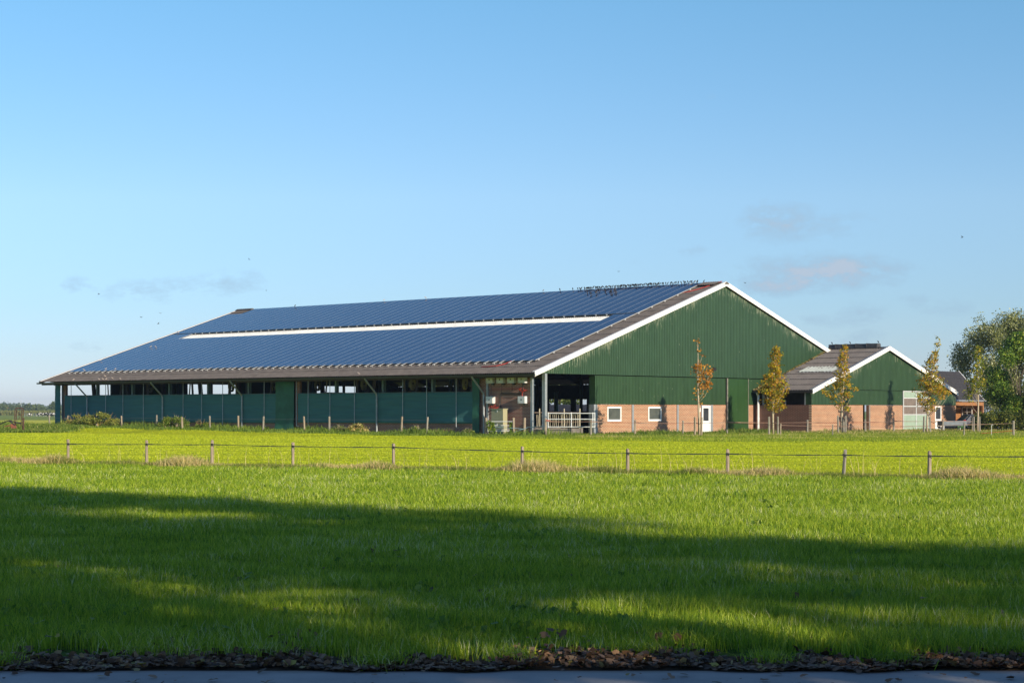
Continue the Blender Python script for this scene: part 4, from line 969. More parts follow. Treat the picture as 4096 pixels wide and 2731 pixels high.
# ------------------------------------------------------------------ fences
def post(parent, p, h, r, mat_, tilt=0.0, sink=.15):
    mb = MB(); n_ = 7; ph = random.random()*6
    for k, z_ in enumerate((-sink, h*.5, h-.02, h)):
        for q in range(n_):
            t = 2*math.pi*q/n_+ph; rr = r*(1+.12*math.sin(q*2.3+k)+(-.15 if k == 3 else 0)); mb.v.append((rr*math.cos(t)+tilt*z_, rr*math.sin(t), z_+(.02*math.sin(q*1.7) if k == 3 else 0)))
    for k in range(3):
        for q in range(n_): mb.face((k*n_+q, k*n_+(q+1) % n_, (k+1)*n_+(q+1) % n_, (k+1)*n_+q))
    mb.face(range(3*n_, 4*n_)); return mb.build('post', mat_, parent, p)
def band(mb, a, b, w, t=.006, sag=0.0, n=6, tw=0.0):
    a = Vector(a); b = Vector(b)
    for k in range(n):
        p = a.lerp(b, k/n); q = a.lerp(b, (k+1)/n); p = p-Vector((0, 0, sag*4*(k/n)*(1-k/n))); q = q-Vector((0, 0, sag*4*((k+1)/n)*(1-(k+1)/n)))
        wk = w*(1-.6*abs(math.sin(tw*k))); mb.beam(p, q, t, wk)
front = [(272.6, 1758.7, 0), (585, 1762, .02), (848, 1760.5, .01), (1171.4, 1770.6, 0), (1574, 1775, 0), (2089, 1787, 0), (2511, 1795.6, 0), (2910.7, 1797, .0), (3374, 1799.6, .06), (3717, 1804, .01)]
ff = empty('front_fence', (0, 50, 0), 0, 'tape fence of short weathered posts across the field in front', 'fence')
pp = []
for k, (u, v, tl) in enumerate(front):
    Yp = 1.05*F/(v-HZ); x_ = (u-2048)/F*Yp; Yp = EDGE_A+EDGE_B*x_+.75
    for _ in range(4): x_ = (u-2048)/F*Yp; Yp = EDGE_A+EDGE_B*x_+.75
    h = EYE-(v-HZ)*Yp/F; pp.append(Vector((x_, Yp, h)))
    post(ff, (x_, Yp-50, 0), h, .047, M['post_grey'] if k in (8,) else M['post'], tl)
mb = MB(); tv = [1769, 1775, 1776, 1777, 1784.5, 1788, 1804, 1812.5, 1815, 1819, 1823, 1825]
tu = [-150]+[f_[0] for f_ in front]+[4250]
ends = []
for u, v in zip(tu, tv):
    Yp = 45.0
    for _ in range(20): x_ = (u-2048)/F*Yp; Yp = EDGE_A+EDGE_B*x_+.68
    ends.append(Vector((x_, Yp-50, EYE-(v-HZ)*Yp/F)))
for k in range(len(ends)-1): band(mb, ends[k], ends[k+1], .034, .004, .012, 10, .5)
mb.build('fence_tape', M['tape'], ff)
mb = MB()
for k in range(1, len(ends)-1): mb.beam(ends[k]+Vector((-.0, .0, -.03)), ends[k]+Vector((0, 0, .03)), .05, .05)
mb.build('insulator', M['black'], ff)
# paddock fence along the barn (left) and in front of the gables (right)
bf = empty('barn_side_fence', BW(-2.6, 30), 0, 'row of old split posts with thin wire in the weeds along the curtained wall', 'fence'); b0 = bf.location.copy()
lf = [(198.5, 1661), (269, 1662), (387, 1661), (487, 1663), (627, 1660), (729, 1667), (840, 1664), (953, 1663), (1052, 1665), (1218, 1665), (1318, 1666), (1605, 1666), (1707, 1668)]
prev = None; mb = MB()
for k, (u, v) in enumerate(lf):
    Lq = side_L(u, -2.6); x_, y_, _ = BW(-2.6, Lq); h = EYE-(v-HZ)*y_/F; g0 = gz(x_, y_)
    post(bf, (x_-b0.x, y_-b0.y, g0), h-g0, .06+.02*random.random(), M['post'] if k % 2 else M['post_grey'], random.uniform(-.06, .06))
    p = Vector((x_-b0.x, y_-b0.y, h-.22))
    if prev is not None: mb.tube([prev, p], .006, 4)
    prev = p
mb.build('wire', M['wire'], bf)
rf = empty('gable_fence', at(2700, 1740, 121), 0, 'brown tape fence on round posts in front of the brick gable walls', 'fence'); b0 = rf.location.copy(); b0.z = 0; rf.location = b0
rp = [(1945, 1671, 117.6, .11), (2055, 1671, 117.5, .1), (2098, 1671, 117.6, .1), (2183, 1673, 116.3, .09), (2363, 1677, 116.6, .085), (2540, 1680, 119, .08), (2731, 1682, 121, .085), (2908, 1681, 123, .085), (3229, 1679.7, 127, .1), (3461, 1676, 131, .09), (3575, 1677, 133, .09), (3771, 1676.5, 137, .09), (3890, 1671, 139, .09), (4054, 1683, 118, .11), (4250, 1683, 118, .1)]
pv = []
for k, (u, v, Yp, r_) in enumerate(rp):
    x_ = (u-2048)/F*Yp; h = EYE-(v-HZ)*Yp/F; g0 = gz(x_, Yp); post(rf, (x_-b0.x, Yp-b0.y, g0), h-g0, r_*.8, M['post'] if k in (0, 1, 2, 3, 5) else M['post_grey'], random.uniform(-.03, .03)); pv.append((x_, Yp, h))
mb = MB()
tap = [1684, 1685.5, 1690, 1691.5, 1688, 1689, 1688, 1684, 1683, 1685]
sel = [3, 4, 5, 6, 7, 8, 9, 10, 11, 12]
for a_, b_, va, vb in zip(sel[:-1], sel[1:], tap[:-1], tap[1:]):
    A, B = pv[a_], pv[b_]; band(mb, (A[0]-b0.x, A[1]-b0.y-.1, EYE-(va-HZ)*A[1]/F), (B[0]-b0.x, B[1]-b0.y-.1, EYE-(vb-HZ)*B[1]/F), .06, .005, .03, 6, .4)
lowline = [(2909, 1690, 122.9), (3122, 1700, 117.0), (3330, 1705, 117), (3600, 1706, 117), (3856, 1698, 117), (4052, 1692.5, 117.9)]
for a_, b_ in zip(lowline[:-1], lowline[1:]): band(mb, at(*a_)-b0, at(*b_)-b0, .045, .005, .01, 5, .4)
mb.build('fence_tape', M['tape_brown'], rf)
mb = MB(); mb.tube([at(1948, 1705, 118)-b0, at(2058, 1712, 117.4)-b0, at(2098, 1716, 117.5)-b0, at(2112, 1708, 117.4)-b0, at(2183, 1704, 116.2)-b0], .016, 4); mb.tube([at(2058, 1727, 117.4)-b0, at(2112, 1709, 117.4)-b0], .01, 4); mb.build('rope', M['rope'], rf)
mb = MB(); mb.tube([at(3925, 1733, 117.8)-b0, at(4052, 1722, 117.9)-b0], .012, 4); mb.build('low_tape', M['red'], rf)
mb = MB(); mb.beam(at(2186, 1681, 116.2)-b0, at(2199, 1682.5, 116.9)-b0, .04, .07); mb.build('orange_strap', M['red'], rf)
stk = None
for k, (u, vt, vb, Yp, lab) in enumerate(((3122, 1694, 1757, 117.0, 'short new wooden stake right of the tree by the shaded brick wall'), (3330, 1698, 1762, 116, 'thin leaning grey stake standing in the grass before the brick extension'), (3856, 1690, 1754, 117, 'thin stake carrying the tape near the parked car'))):
    x_ = (u-2048)/F*Yp; h = EYE-(vt-HZ)*Yp/F; o = empty('fence_stake', (x_, Yp, 0), 0, lab, 'stake', 'thin stakes in the grass'); post(o, (0, 0, 0), h, .045, M['post'] if k == 0 else M['post_grey'], .02)
mb = MB(); p = at(3966, 1700, 118.5); mb.tube([(p.x, p.y, -.1), (p.x, p.y, p.z)], .02, 6); mb.tube([(p.x, p.y, p.z), (p.x+.07, p.y, p.z+.07), (p.x+.1, p.y, p.z-.02)], .015, 5)
tag(mb.build('metal_stake', M['galv_bright']), 'white metal fence stake with a hooked top left of the last round post', 'stake')

# ------------------------------------------------------------------ trees
ML = leafmat('maple_leaf_gold', [(0, (.12, .17, .025)), (.35, (.30, .30, .03)), (.55, (.62, .48, .03)), (.8, (.70, .38, .03)), (1, (.34, .15, .03))], .45)
MO = leafmat('maple_leaf_orange', [(0, (.28, .12, .03)), (.5, (.55, .24, .03)), (1, (.62, .34, .05))], .35)
MG = leafmat('maple_leaf_green', [(0, (.10, .15, .02)), (.5, (.22, .28, .03)), (.8, (.45, .42, .04)), (1, (.60, .42, .04))], .4)
def young_tree(u, vb, Y, prof, mat_, nl, label, seed, sparse=False, lean=0.0, size=.145):
    # prof: rows (v, u_left, u_right, density) measured down the crown
    global rng
    x0 = (u-2048)/F*Y; g0 = gz(x0, Y); vt = prof[0][0]; top = EYE-(vt-HZ)*Y/F
    root = empty('young_maple_tree', (x0, Y, g0), 0, label, 'tree', 'young maples in front of the farm buildings')
    rr = random.Random(seed); mb = MB(); H = top-g0
    utop = (prof[0][1]+prof[0][2])/2; dxt = (utop-u)/F*Y
    cent = lambda t: Vector((dxt*t*t+.03*math.sin(t*7+seed), .03*math.cos(t*5), H*t))
    mb.tube([cent(t) for t in np.linspace(0, .97, 9)], [.075*(1-t)+.012 for t in np.linspace(0, .97, 9)], 7)
    pts = []; w = []
    rows = prof
    for k in range(len(rows)-1):
        v0, a0, b0_, d0 = rows[k]; v1, a1, b1, d1 = rows[k+1]; w.append((v1-v0)*((b0_-a0)+(b1-a1))/2*(d0+d1)/2)
    w = np.array(w); w /= w.sum(); ncl = nl//9
    for q in range(ncl):
        k = rng.choice(len(w), p=w); t = rng.uniform(); v = rows[k][0]*(1-t)+rows[k+1][0]*t; a = rows[k][1]*(1-t)+rows[k+1][1]*t; b_ = rows[k][2]*(1-t)+rows[k+1][2]*t
        uu = (a+b_)/2+(b_-a)/2*(rng.uniform(-1, 1) if rng.uniform() < .35 else .8*(rng.uniform(-1, 1)+rng.uniform(-1, 1))/1.6); wid = (b_-a)/2/F*Y; z_ = EYE-(v-HZ)*Y/F-g0; px = (uu-u)/F*Y
        off = (uu-(a+b_)/2)/F*Y; dm = math.sqrt(max(0, wid*wid-off*off)); py = rng.uniform(-dm, dm)*.9
        c_ = np.array([px, py, z_])
        P = c_+rng.normal(size=(9, 3))*np.array([.11, .11, .08]); pts.append(P)
        if q % (3 if sparse else 5) == 0:
            tt = max(.15, min(.93, (z_-.5-abs(px)*.8)/H)); s_ = cent(tt); m_ = s_.lerp(Vector(c_), .5)+Vector((px*.12, 0, -.08)); mb.tube([s_, m_, Vector(c_)], [.022, .013, .005], 4)
    mb.build('trunk', M['bark'], root, smooth=True)
    leaves('crown', np.concatenate(pts), size, mat_, root)
    return root
young_tree(2795, 1750, 115, [(1362, 2784, 2794, 1), (1395, 2784, 2806, 1.1), (1425, 2786, 2816, .5), (1455, 2784, 2830, .5), (1470, 2768, 2842, 1.3), (1500, 2772, 2850, 1.5), (1550, 2775, 2840, 1.1), (1562, 2758, 2825, .6), (1600, 2772, 2818, .3), (1614, 2790, 2815, 1)], MO, 560, 'sparse orange-leaved sapling with bare twigs left of the white door', 1, True, size=.15)
young_tree(3092, 1745, 120, [(1392, 3085, 3112, 1), (1410, 3080, 3122, 1.2), (1450, 3078, 3123, 1.1), (1480, 3078, 3128, 1.1), (1500, 3065, 3135, 1.1), (1535, 3040, 3148, 1.1), (1565, 3032, 3150, 1.1), (1585, 3070, 3125, 1), (1610, 3050, 3135, 1), (1630, 3070, 3145, .9), (1642, 3085, 3115, .3)], ML, 3300, 'dense golden young maple in front of the shaded brick side wall', 2)
young_tree(3368, 1741, 126, [(1385, 3376, 3388, 1), (1400, 3370, 3390, .5), (1425, 3355, 3390, 1.2), (1460, 3350, 3392, 1.2), (1485, 3335, 3402, 1.1), (1500, 3330, 3400, 1.1), (1525, 3325, 3405, .9), (1560, 3285, 3438, .8), (1575, 3290, 3440, .7), (1595, 3310, 3390, .5), (1615, 3345, 3390, .5), (1642, 3350, 3415, .25)], ML, 1700, 'slim maple with brown and yellow leaves before the white edge of the extension roof', 3)
young_tree(3709, 1726, 131, [(1352, 3745, 3760, 1), (1390, 3738, 3757, .7), (1420, 3715, 3752, 1.1), (1470, 3695, 3752, 1), (1500, 3668, 3770, 1), (1540, 3660, 3785, 1.2), (1575, 3660, 3802, 1.2), (1600, 3665, 3760, 1.1), (1620, 3680, 3750, .9), (1642, 3695, 3735, .6)], ML, 2500, 'broad yellow and brown maple in front of the glazed sliding doors', 4)
young_tree(3912, 1728, 136, [(1388, 3900, 3918, .7), (1420, 3896, 3930, 1), (1460, 3893, 3940, 1.1), (1505, 3890, 3935, 1), (1515, 3870, 3950, 1), (1550, 3860, 3945, .9), (1580, 3860, 3905, .7), (1600, 3865, 3890, .5), (1628, 3875, 3890, .2)], MG, 1500, 'green and gold maple with bare forked limbs before the parked car', 5)
for k, (u, v, Y, lab) in enumerate(((2780, 1668, 114.7, 'left stake of the sparse orange sapling'), (2806, 1668, 114.7, 'right stake of the sparse orange sapling, by the white door'), (3076, 1666, 119.7, 'left stake of the golden maple at the shaded brick wall'), (3112, 1666, 119.8, 'right stake of the golden maple at the shaded brick wall'), (3353, 1662.5, 125.8, 'left stake of the slim brown and yellow maple'), (3382, 1663, 125.8, 'right stake of the slim brown and yellow maple'), (3375, 1680, 128, 'lower back stake behind the slim brown and yellow maple'), (3695, 1665, 130.6, 'left stake of the broad maple at the sliding doors'), (3721, 1667, 131.6, 'right stake of the broad maple at the sliding doors'), (3896, 1667, 135.6, 'left stake of the maple before the parked car'), (3919, 1666, 136, 'right stake of the maple before the parked car'))):
    x_ = (u-2048)/F*Y; h = EYE-(v-HZ)*Y/F; o = empty('tree_stake', (x_, Y, 0), 0, lab, 'stake', 'wooden stakes beside the young maples'); post(o, (0, 0, 0), h, .07, M['post'] if k < 2 else M['post_grey'], random.uniform(-.02, .02))
    if k % 2 == 0 and k != 6:
        mb = MB(); mb.tube([(.05, 0, h-.35), (.25, -.03, h-.45), (.5, 0, h-.33)], .02, 5); mb.build('tie', M['black'], o)

def big_tree(name, p, blobs, n, size, mat_, label, trunk_h, r0, group=None, clump=10, csz=.25, seed=0, limbs=9):
    root = empty(name, p, 0, label, 'tree', group); rr = random.Random(seed)
    mb = MB(); mb.tube([(0, 0, -.2), (.05, 0, trunk_h*.5), (0, .05, trunk_h)], [r0, r0*.8, r0*.6], 8)
    for k in range(limbs):
        b_ = blobs[k % len(blobs)]; t = Vector((b_[0]+rr.uniform(-.5, .5)*b_[3], b_[1]+rr.uniform(-.5, .5)*b_[4], b_[2]+rr.uniform(-.1, .7)*b_[5])); s_ = Vector((0, 0, trunk_h*rr.uniform(.55, 1)))
        mb.tube([s_, s_.lerp(t, .45)+Vector((0, 0, .3)), t], [r0*.45, r0*.25, r0*.06], 6)
    mb.build('trunk', M['bark_dark'], root, smooth=True)
    leaves('crown', blob_pts(blobs, n, .45, clump, csz), size, mat_, root); return root
POP = leafmat('poplar_leaf', [(0, (.12, .15, .05)), (.5, (.23, .26, .075)), (.85, (.36, .37, .12)), (1, (.62, .64, .45))], .25, .4)
ASH = leafmat('ash_leaf', [(0, (.06, .12, .018)), (.5, (.15, .26, .03)), (.85, (.26, .38, .045)), (1, (.50, .48, .07))], .35, .45)
px = (4045-2048)/F*175
rr = random.Random(11); bl = []
for k in range(105):
    a_ = rr.uniform(0, 6.28); t = rr.uniform(0, 1); R_ = 5.4*math.sin(math.pi*(.16+.72*t))**.7*rr.uniform(.5, 1)
    bl.append((R_*math.cos(a_), R_*math.sin(a_), 2.2+8.3*t, .8, .8, 1.15))
for k in range(8): bl.append((rr.uniform(-3, 3), rr.uniform(-2, 2), 10.6+rr.uniform(0, .6), .4, .4, .9))
big_tree('poplar_tree', (px, 175, 0), bl, 62000, .16, POP, 'large grey-green poplar with ragged top behind the right-hand trees', 3.2, .3, clump=8, csz=.24, seed=4, limbs=26)
rr = random.Random(5); bl = []
for k in range(34):
    a_ = rr.uniform(0, 6.28); t = rr.uniform(0, 1); R_ = 3.1*math.sin(math.pi*(.25+.65*t))**.8*rr.uniform(.4, 1)
    bl.append((R_*math.cos(a_), R_*math.sin(a_), 1.6+6.0*t, .75, .75, .7))
big_tree('ash_tree', ((4082-2048)/F*146, 146, 0), bl, 34000, .155, ASH, 'bright green leafy tree at the right edge in front of the poplar', 2.4, .13, clump=10, csz=.2, seed=8, limbs=16)
bl = []
for k in range(26):
    t = k/25; bl.append((-2.6+t*6.5, rr.uniform(-.6, .6), .5+rr.uniform(0, 1.2)*(.5+.5*t), .55, .6, .6))
HG = leafmat('hedge_leaf', [(0, (.03, .055, .012)), (.5, (.07, .11, .02)), (.85, (.20, .22, .04)), (1, (.40, .38, .06))], .3, .5)
root = empty('hedge_bush', ((4035-2048)/F*143, 143, 0), 0, 'dark dense bush under the bright green tree at the right edge', 'bush')
mb = MB()
for k in range(12): mb.tube([(-2.2+k*.5, 0, -.05), (-2.3+k*.52, .1, .6), (-2.2+k*.55, rr.uniform(-.4, .4), 1.3)], [.03, .02, .01], 5)
mb.build('stems', M['bark_dark'], root); leaves('foliage', blob_pts(bl, 14000, .5, 8, .12), .13, HG, root)

# trees behind the camera along the road: they throw the foreground shade
SHD = leafmat('roadside_leaf', [(0, (.05, .09, .02)), (1, (.12, .16, .03))], .25)
def road_tree(x_, y_, top, r, z0, n, lab, seed):
    rr = random.Random(seed); bl = []
    for k in range(26):
        a_ = rr.uniform(0, 6.28); t = rr.uniform(0, 1); R_ = r*math.sin(math.pi*(.2+.72*t))**.6*rr.uniform(.3, .95); bl.append((R_*math.cos(a_), R_*math.sin(a_), z0+.9+(top-z0-1.9)*t, 1.25, 1.25, 1.1))
    return big_tree('roadside_tree', (x_, y_, 0), bl, n, .34, SHD, lab, z0, .28, 'roadside trees behind the viewpoint', 8, .35, seed, 12)
road_tree(22.6, -3, 18.0, 3.9, 7.9, 10500, 'tall roadside tree behind the viewpoint, rightmost tall one', 21)
road_tree(16.6, -3.4, 16.5, 4.4, 7.9, 10500, 'tall roadside tree behind the viewpoint, middle one', 22)
road_tree(10.2, -3, 15.0, 4.2, 7.7, 8500, 'tall roadside tree behind the viewpoint, left one', 23)
road_tree(29.0, -3, 11.2, 3.6, 4.2, 9000, 'lower roadside tree behind the viewpoint at the far right', 24)
rr = random.Random(3); bl = []
for k in range(84): t = k/83; bl.append((-9+t*36, rr.uniform(-.8, .8), rr.uniform(1, 6.6)+.5*math.sin(t*23), 1.1, 1.2, 1.2))
root = empty('roadside_hedge', (9, -3.2, 0), 0, 'high roadside hedge behind the viewpoint', 'hedge')
mb = MB()
for k in range(20): mb.tube([(-8.5+k*1.8, 0, -.1), (-8.5+k*1.8, .2, 4.5)], [.08, .03], 6)
mb.build('stems', M['bark_dark'], root); leaves('foliage', blob_pts(bl, 34000, .4, 8, .3), .34, SHD, root)

# ------------------------------------------------------------------ bushes and weeds beside the barn
def bush(u, vt, wpx, s_off, label, mat_, n, dry=False, seed=0):
    Lq = side_L(u, s_off); x_, y_, _ = BW(s_off, Lq); g0 = gz(x_, y_); top = EYE-(vt-HZ)*y_/F-g0; w_ = wpx/F*y_/2; rr = random.Random(seed)
    root = empty('shrub', (x_, y_, g0), 0, label, 'shrub', 'bushes in the weeds along the barn'); bl = []
    for k in range(14):
        t = rr.uniform(-1, 1); hh_ = top*(1-.55*t*t)*rr.uniform(.45, 1)-.18; bl.append((t*w_*.9, rr.uniform(-.35, .35)*w_, max(.15, hh_), .2*w_+.08, .2*w_+.08, .16))
    leaves('foliage', blob_pts(bl, n, .4, 8, .07), .095, mat_, root)
    mb = MB()
    for k in range(22):
        t = rr.uniform(-1, 1); h_ = top*(1.05-.4*t*t)*rr.uniform(.7, 1.12); mb.tube([(t*w_*.6, 0, 0), (t*w_*.8, rr.uniform(-.2, .2), h_*.6), (t*w_+rr.uniform(-.12, .12), rr.uniform(-.2, .2), h_)], [.012, .008, .004], 4)
    mb.build('stems', M['straw'] if dry else M['bark'], root); return root
bush(400, 1646, 170, -2.4, 'tall bush half covering the far left curtains', GS, 7600, True, 1)
bush(318, 1654, 130, -2.2, 'tall seeding weeds left of the largest bush', GS, 3000, True, 2)
bush(700, 1660, 125, -2.2, 'rounded green bush beside a downpipe on the left half', GW, 5200, False, 3)
bush(810, 1680, 70, -2.2, 'yellow-green low shrub with dry stalks above it', GW, 1900, True, 4)
bush(1430, 1690, 75, -2.2, 'straw-coloured clump under the right curtains', GD, 1600, True, 5)
bush(1360, 1698, 50, -2.2, 'small green clump left of the straw-coloured clump', GW, 900, False, 6)
bush(1660, 1697, 45, -2.0, 'small green weed under the last curtain bay', GW, 700, False, 7)
bush(1870, 1710, 40, -1.6, 'little weed left of the brick inverter wall', GW, 600, False, 8)
mb = MB(); rr = random.Random(9)
for k in range(15):
    p = at(800+k*4, 1690, 144); q = at(800+rr.uniform(-35, 75), 1640+rr.uniform(0, 30), 144); mb.tube([p, p.lerp(q, .6)+Vector((0, 0, .1)), q], [.012, .009, .006], 4)
tag(mb.build('dry_stalks', M['straw']), 'tall dry umbel stalks in front of the curtains', 'weeds')
# ivy on the gate post
x_ = at(1960, 1720, 117.3); P = np.array([(x_.x+rr.uniform(-.25, .25)+.25*t, x_.y+rr.uniform(-.15, .15), 1.0-t*1.0+rr.uniform(-.1, .1)) for t in [rr.random() for _ in range(420)]])
tag(leaves('ivy', P, .12, ASH), 'green creeper hanging on the left post of the small gate', 'creeper')
x_ = at(2045, 1720, 117.6); P = np.array([(x_.x+rr.uniform(-.12, .12), x_.y+rr.uniform(-.12, .12), rr.uniform(.1, 1.0)) for _ in range(220)])
tag(leaves('ivy', P, .11, ASH), 'green creeper on the right post of the small gate', 'creeper')

# ------------------------------------------------------------------ implement at the far left
root = empty('farm_implement', at(60, 1712, 140), 0, 'rusty tubular farm implement standing in the grass left of the barn', 'farm implement'); b0 = root.location.copy(); b0.z = 0; root.location = b0
def ip(u, v, dy=0): return at(u, v, 140+dy)-b0
mb = MB()
for dy, du in ((0, 0), (.9, 6)):
    mb.tube([ip(57+du, 1700, dy), ip(60+du, 1640, dy), ip(64+du, 1632, dy), ip(84+du, 1631, dy), ip(88+du, 1637, dy), ip(84+du, 1702, dy)], .035, 7)
for v in (1632, 1690): mb.tube([ip(62, v), ip(68, v, .9)], .028, 6); mb.tube([ip(86, v), ip(91, v, .9)], .028, 6)
mb.build('frame', M['rust'], root)
mb = MB(); mb.tube([ip(64, 1640), ip(75, 1648), ip(84, 1638)], .02, 5); mb.tube([ip(75, 1648), ip(73, 1664), ip(80, 1655)], .02, 5); mb.tube([ip(62, 1660), ip(67, 1677), ip(76, 1676), ip(82, 1660)], .025, 5); mb.tube([ip(66, 1662), ip(66, 1676)], .02, 5); mb.build('inner_rods', M['rust'], root)
mb = MB(); mb.tube([ip(-10, 1700), ip(22, 1686), ip(38, 1682), ip(85, 1694)], .05, 6); mb.tube([ip(38, 1684), ip(60, 1700)], .05, 6); mb.tube([ip(62, 1690), ip(85, 1690)], .04, 6); mb.box(*[tuple(q) for q in (ip(36, 1686)-Vector((0, .1, 0)), ip(44, 1680)+Vector((0, .2, 0)))]); mb.build('linkage', M['dark'], root)
mb = MB(); p = ip(45, 1712); q = ip(61, 1692); mb.hexa([(p.x, 0, p.z), (q.x+.02, 0, p.z), (q.x+.02, .4, p.z), (p.x, .4, p.z), (p.x-.1, 0, q.z-.1), (q.x-.1, 0, q.z), (q.x-.1, .4, q.z), (p.x-.1, .4, q.z-.1)]); mb.tube([ip(18, 1706), ip(44, 1700)], .04, 6); mb.build('weight_block', M['rust_red'], root)
for u, lab in ((93, 'dark post right of the rusty implement'),):
    p = at(u, 1672, 141); o = empty('old_post', (p.x, p.y, 0), 0, lab, 'post'); post(o, (0, 0, 0), p.z, .09, M['rust'])

# ------------------------------------------------------------------ car, cart and small yard things
car = empty('parked_car', at(3935, 1722, 148), R(12), 'dark blue estate car with a red tail lamp parked under the tree', 'car'); car.location.z = 0
prof = [(-2.1, .35), (-2.15, .8), (-2.05, .98), (-1.55, 1.42), (-1.3, 1.47), (.4, 1.46), (1.15, 1.0), (2.0, .85), (2.15, .6), (2.1, .3)]
mb = MB(); n_ = len(prof); ringy = []
for (yy, ins) in ((-.86, .10), (-.8, 0), (.8, 0), (.86, .10)):
    ringy.append([(px_*(1-ins*.1), yy*(.86 if pz > 1.05 else 1), pz-(ins*.3 if pz > 1 else 0)) for (px_, pz) in prof])
for r_ in ringy: mb.v += r_
for k in range(3):
    for q in range(n_): a_ = k*n_+q; b_ = k*n_+(q+1) % n_; mb.face((a_, b_, b_+n_, a_+n_))
mb.face(range(n_)); mb.face(range(3*n_, 4*n_)); mb.build('body', M['carpaint'], car)
mb = MB(); mb.box((-1.35, -.80, 1.04), (.45, -.74, 1.36)); mb.box((-1.35, .74, 1.04), (.45, .80, 1.36)); mb.hexa([(-2.06, -.62, 1.02), (-2.06, .62, 1.02), (-2.0, .62, 1.0), (-2.0, -.62, 1.0), (-1.62, -.58, 1.4), (-1.62, .58, 1.4), (-1.56, .58, 1.38), (-1.56, -.58, 1.38)]); mb.build('window_glass', M['glass_dark'], car)
for (wx, wy_) in ((-1.35, -.8), (1.35, -.8), (-1.35, .8), (1.35, .8)):
    mb = MB(); mb.tube([(wx, wy_-.1, .32), (wx, wy_+.1, .32)], .32, 16); w_ = mb.build('wheel', M['tyre'], car); mb = MB(); mb.tube([(wx, wy_-.11, .32), (wx, wy_+.11, .32)], .19, 12); mb.build('rim', M['galv'], w_)
for sy in (-1, 1):
    mb = MB(); mb.box((-2.17, min(sy*.55, sy*.84), .72), (-2.0, max(sy*.55, sy*.84), .98)); mb.build('tail_light', M['taillight'], car)
tr = empty('stock_trough', at(3808, 1722, 141), R(20), 'long grey metal trough on legs in front of the small white door', 'trough'); tr.location.z = 0
mb = MB(); mb.box((-1.1, -.3, .55), (1.1, .3, .6)); mb.box((-1.1, -.35, .6), (1.1, -.3, .95)); mb.box((-1.1, .3, .6), (1.1, .35, .95)); mb.box((-1.15, -.35, .55), (-1.1, .35, .95)); mb.box((1.1, -.35, .55), (1.15, .35, .95)); mb.build('basin', M['steel_shaded'], tr)
for (lx, ly) in ((-.95, -.28), (.95, -.28), (-.95, .28), (.95, .28)): mb = MB(); mb.box((lx-.03, ly-.03, 0), (lx+.03, ly+.03, .55)); mb.build('leg', M['galv'], tr)
wb = empty('wheelbarrow', at(3846, 1722, 143), R(70), 'green wheelbarrow standing left of the blue car', 'wheelbarrow'); wb.location.z = 0
GRN = mat('green_paint', (.16, .36, .12), .5, .1)
mb = MB(); mb.hexa([(-.3, -.25, .35), (.3, -.25, .35), (.3, .25, .35), (-.3, .25, .35), (-.5, -.36, .8), (.45, -.36, .8), (.45, .36, .8), (-.5, .36, .8)]); mb.build('tray', GRN, wb)
mb = MB(); mb.tube([(.6, -.05, .2), (.6, .05, .2)], .2, 12); mb.build('wheel', M['tyre'], wb)
mb = MB()
for sy in (-.25, .25): mb.tube([(.6, sy*.3, .2), (0, sy, .33), (-.9, sy, .7)], .02, 5); mb.tube([(-.25, sy, .33), (-.3, sy, 0)], .02, 5)
mb.build('handle_frame', M['galv'], wb)
p = at(3842, 1722, 152); sp_ = [(p.x+rr.gauss(0, .55), p.y+rr.gauss(0, .4), 0) for _ in range(1)]
mb = MB(); n_ = 12; mb.v.append((0, 0, .95))
for k, (r_, z_) in enumerate(((.45, .75), (.85, .4), (1.05, 0))):
    for q in range(n_): t = 2*math.pi*q/n_; mb.v.append((r_*math.cos(t)*rr.uniform(.85, 1.1), r_*math.sin(t)*rr.uniform(.85, 1.1), z_+(rr.uniform(-.06, .06) if k < 2 else 0)))
for q in range(n_): mb.face((0, 1+q, 1+(q+1) % n_))
for k in range(2):
    for q in range(n_): a_ = 1+k*n_+q; b_ = 1+k*n_+(q+1) % n_; mb.face((a_, a_+n_, b_+n_, b_))
tag(mb.build('straw_heap', M['straw'], None, (p.x, p.y, 0), smooth=True), 'heap of yellow straw under the timber carport', 'straw heap')

# ------------------------------------------------------------------ birds
def loft(mb, pts, rs, n=8, squash=1.0):
    mb.tube(pts, rs, n)
def bird_mesh(name, mats, k=1.0, tail=.09, upright=.75):
    mb = MB(); mb.use(mats[0]); c_, s_ = math.cos(upright), math.sin(upright)
    P = [(-.12-tail, 0), (-.10, .0), (-.05, .0), (0, .0), (.05, .006), (.085, .02), (.11, .035), (.135, .035), (.15, .03)]
    rs = [.012, .022, .042, .052, .045, .03, .028, .022, .008]
    pts = []
    for (a_, b_) in P:
        if a_ > .09: bend = (a_-.09); pts.append(((.09*c_+bend)*k, 0, (.09*s_+b_*.4+.10)*k))
        else: pts.append((a_*c_*k, 0, (a_*s_+b_+.10)*k))
    mb.tube(pts, [r_*k for r_ in rs], 8)
    p = Vector(pts[-1]); mb.tube([p, p+Vector((.03*k, 0, -.006*k))], [.007*k, .002*k], 5)
    mb.use(mats[1])
    for sy in (-.016, .016): mb.tube([(-.01*k, sy*k, .06*k), (.0, sy*k, -.03*k)], .005*k, 4)
    return mb.mesh(name, None, True)
STAR = mat('starling_plumage', (.035, .032, .03), .45, .4, 30)
DOVE = mat('dove_plumage', (.46, .39, .34), .7, .2, 20)
LEG = mat('bird_leg', (.25, .12, .07), .7, .2)
sm_ = bird_mesh('starling', (STAR, LEG), .9); dm_ = bird_mesh('dove', (DOVE, LEG), .74, .11, .55)
rb = random.Random(2)
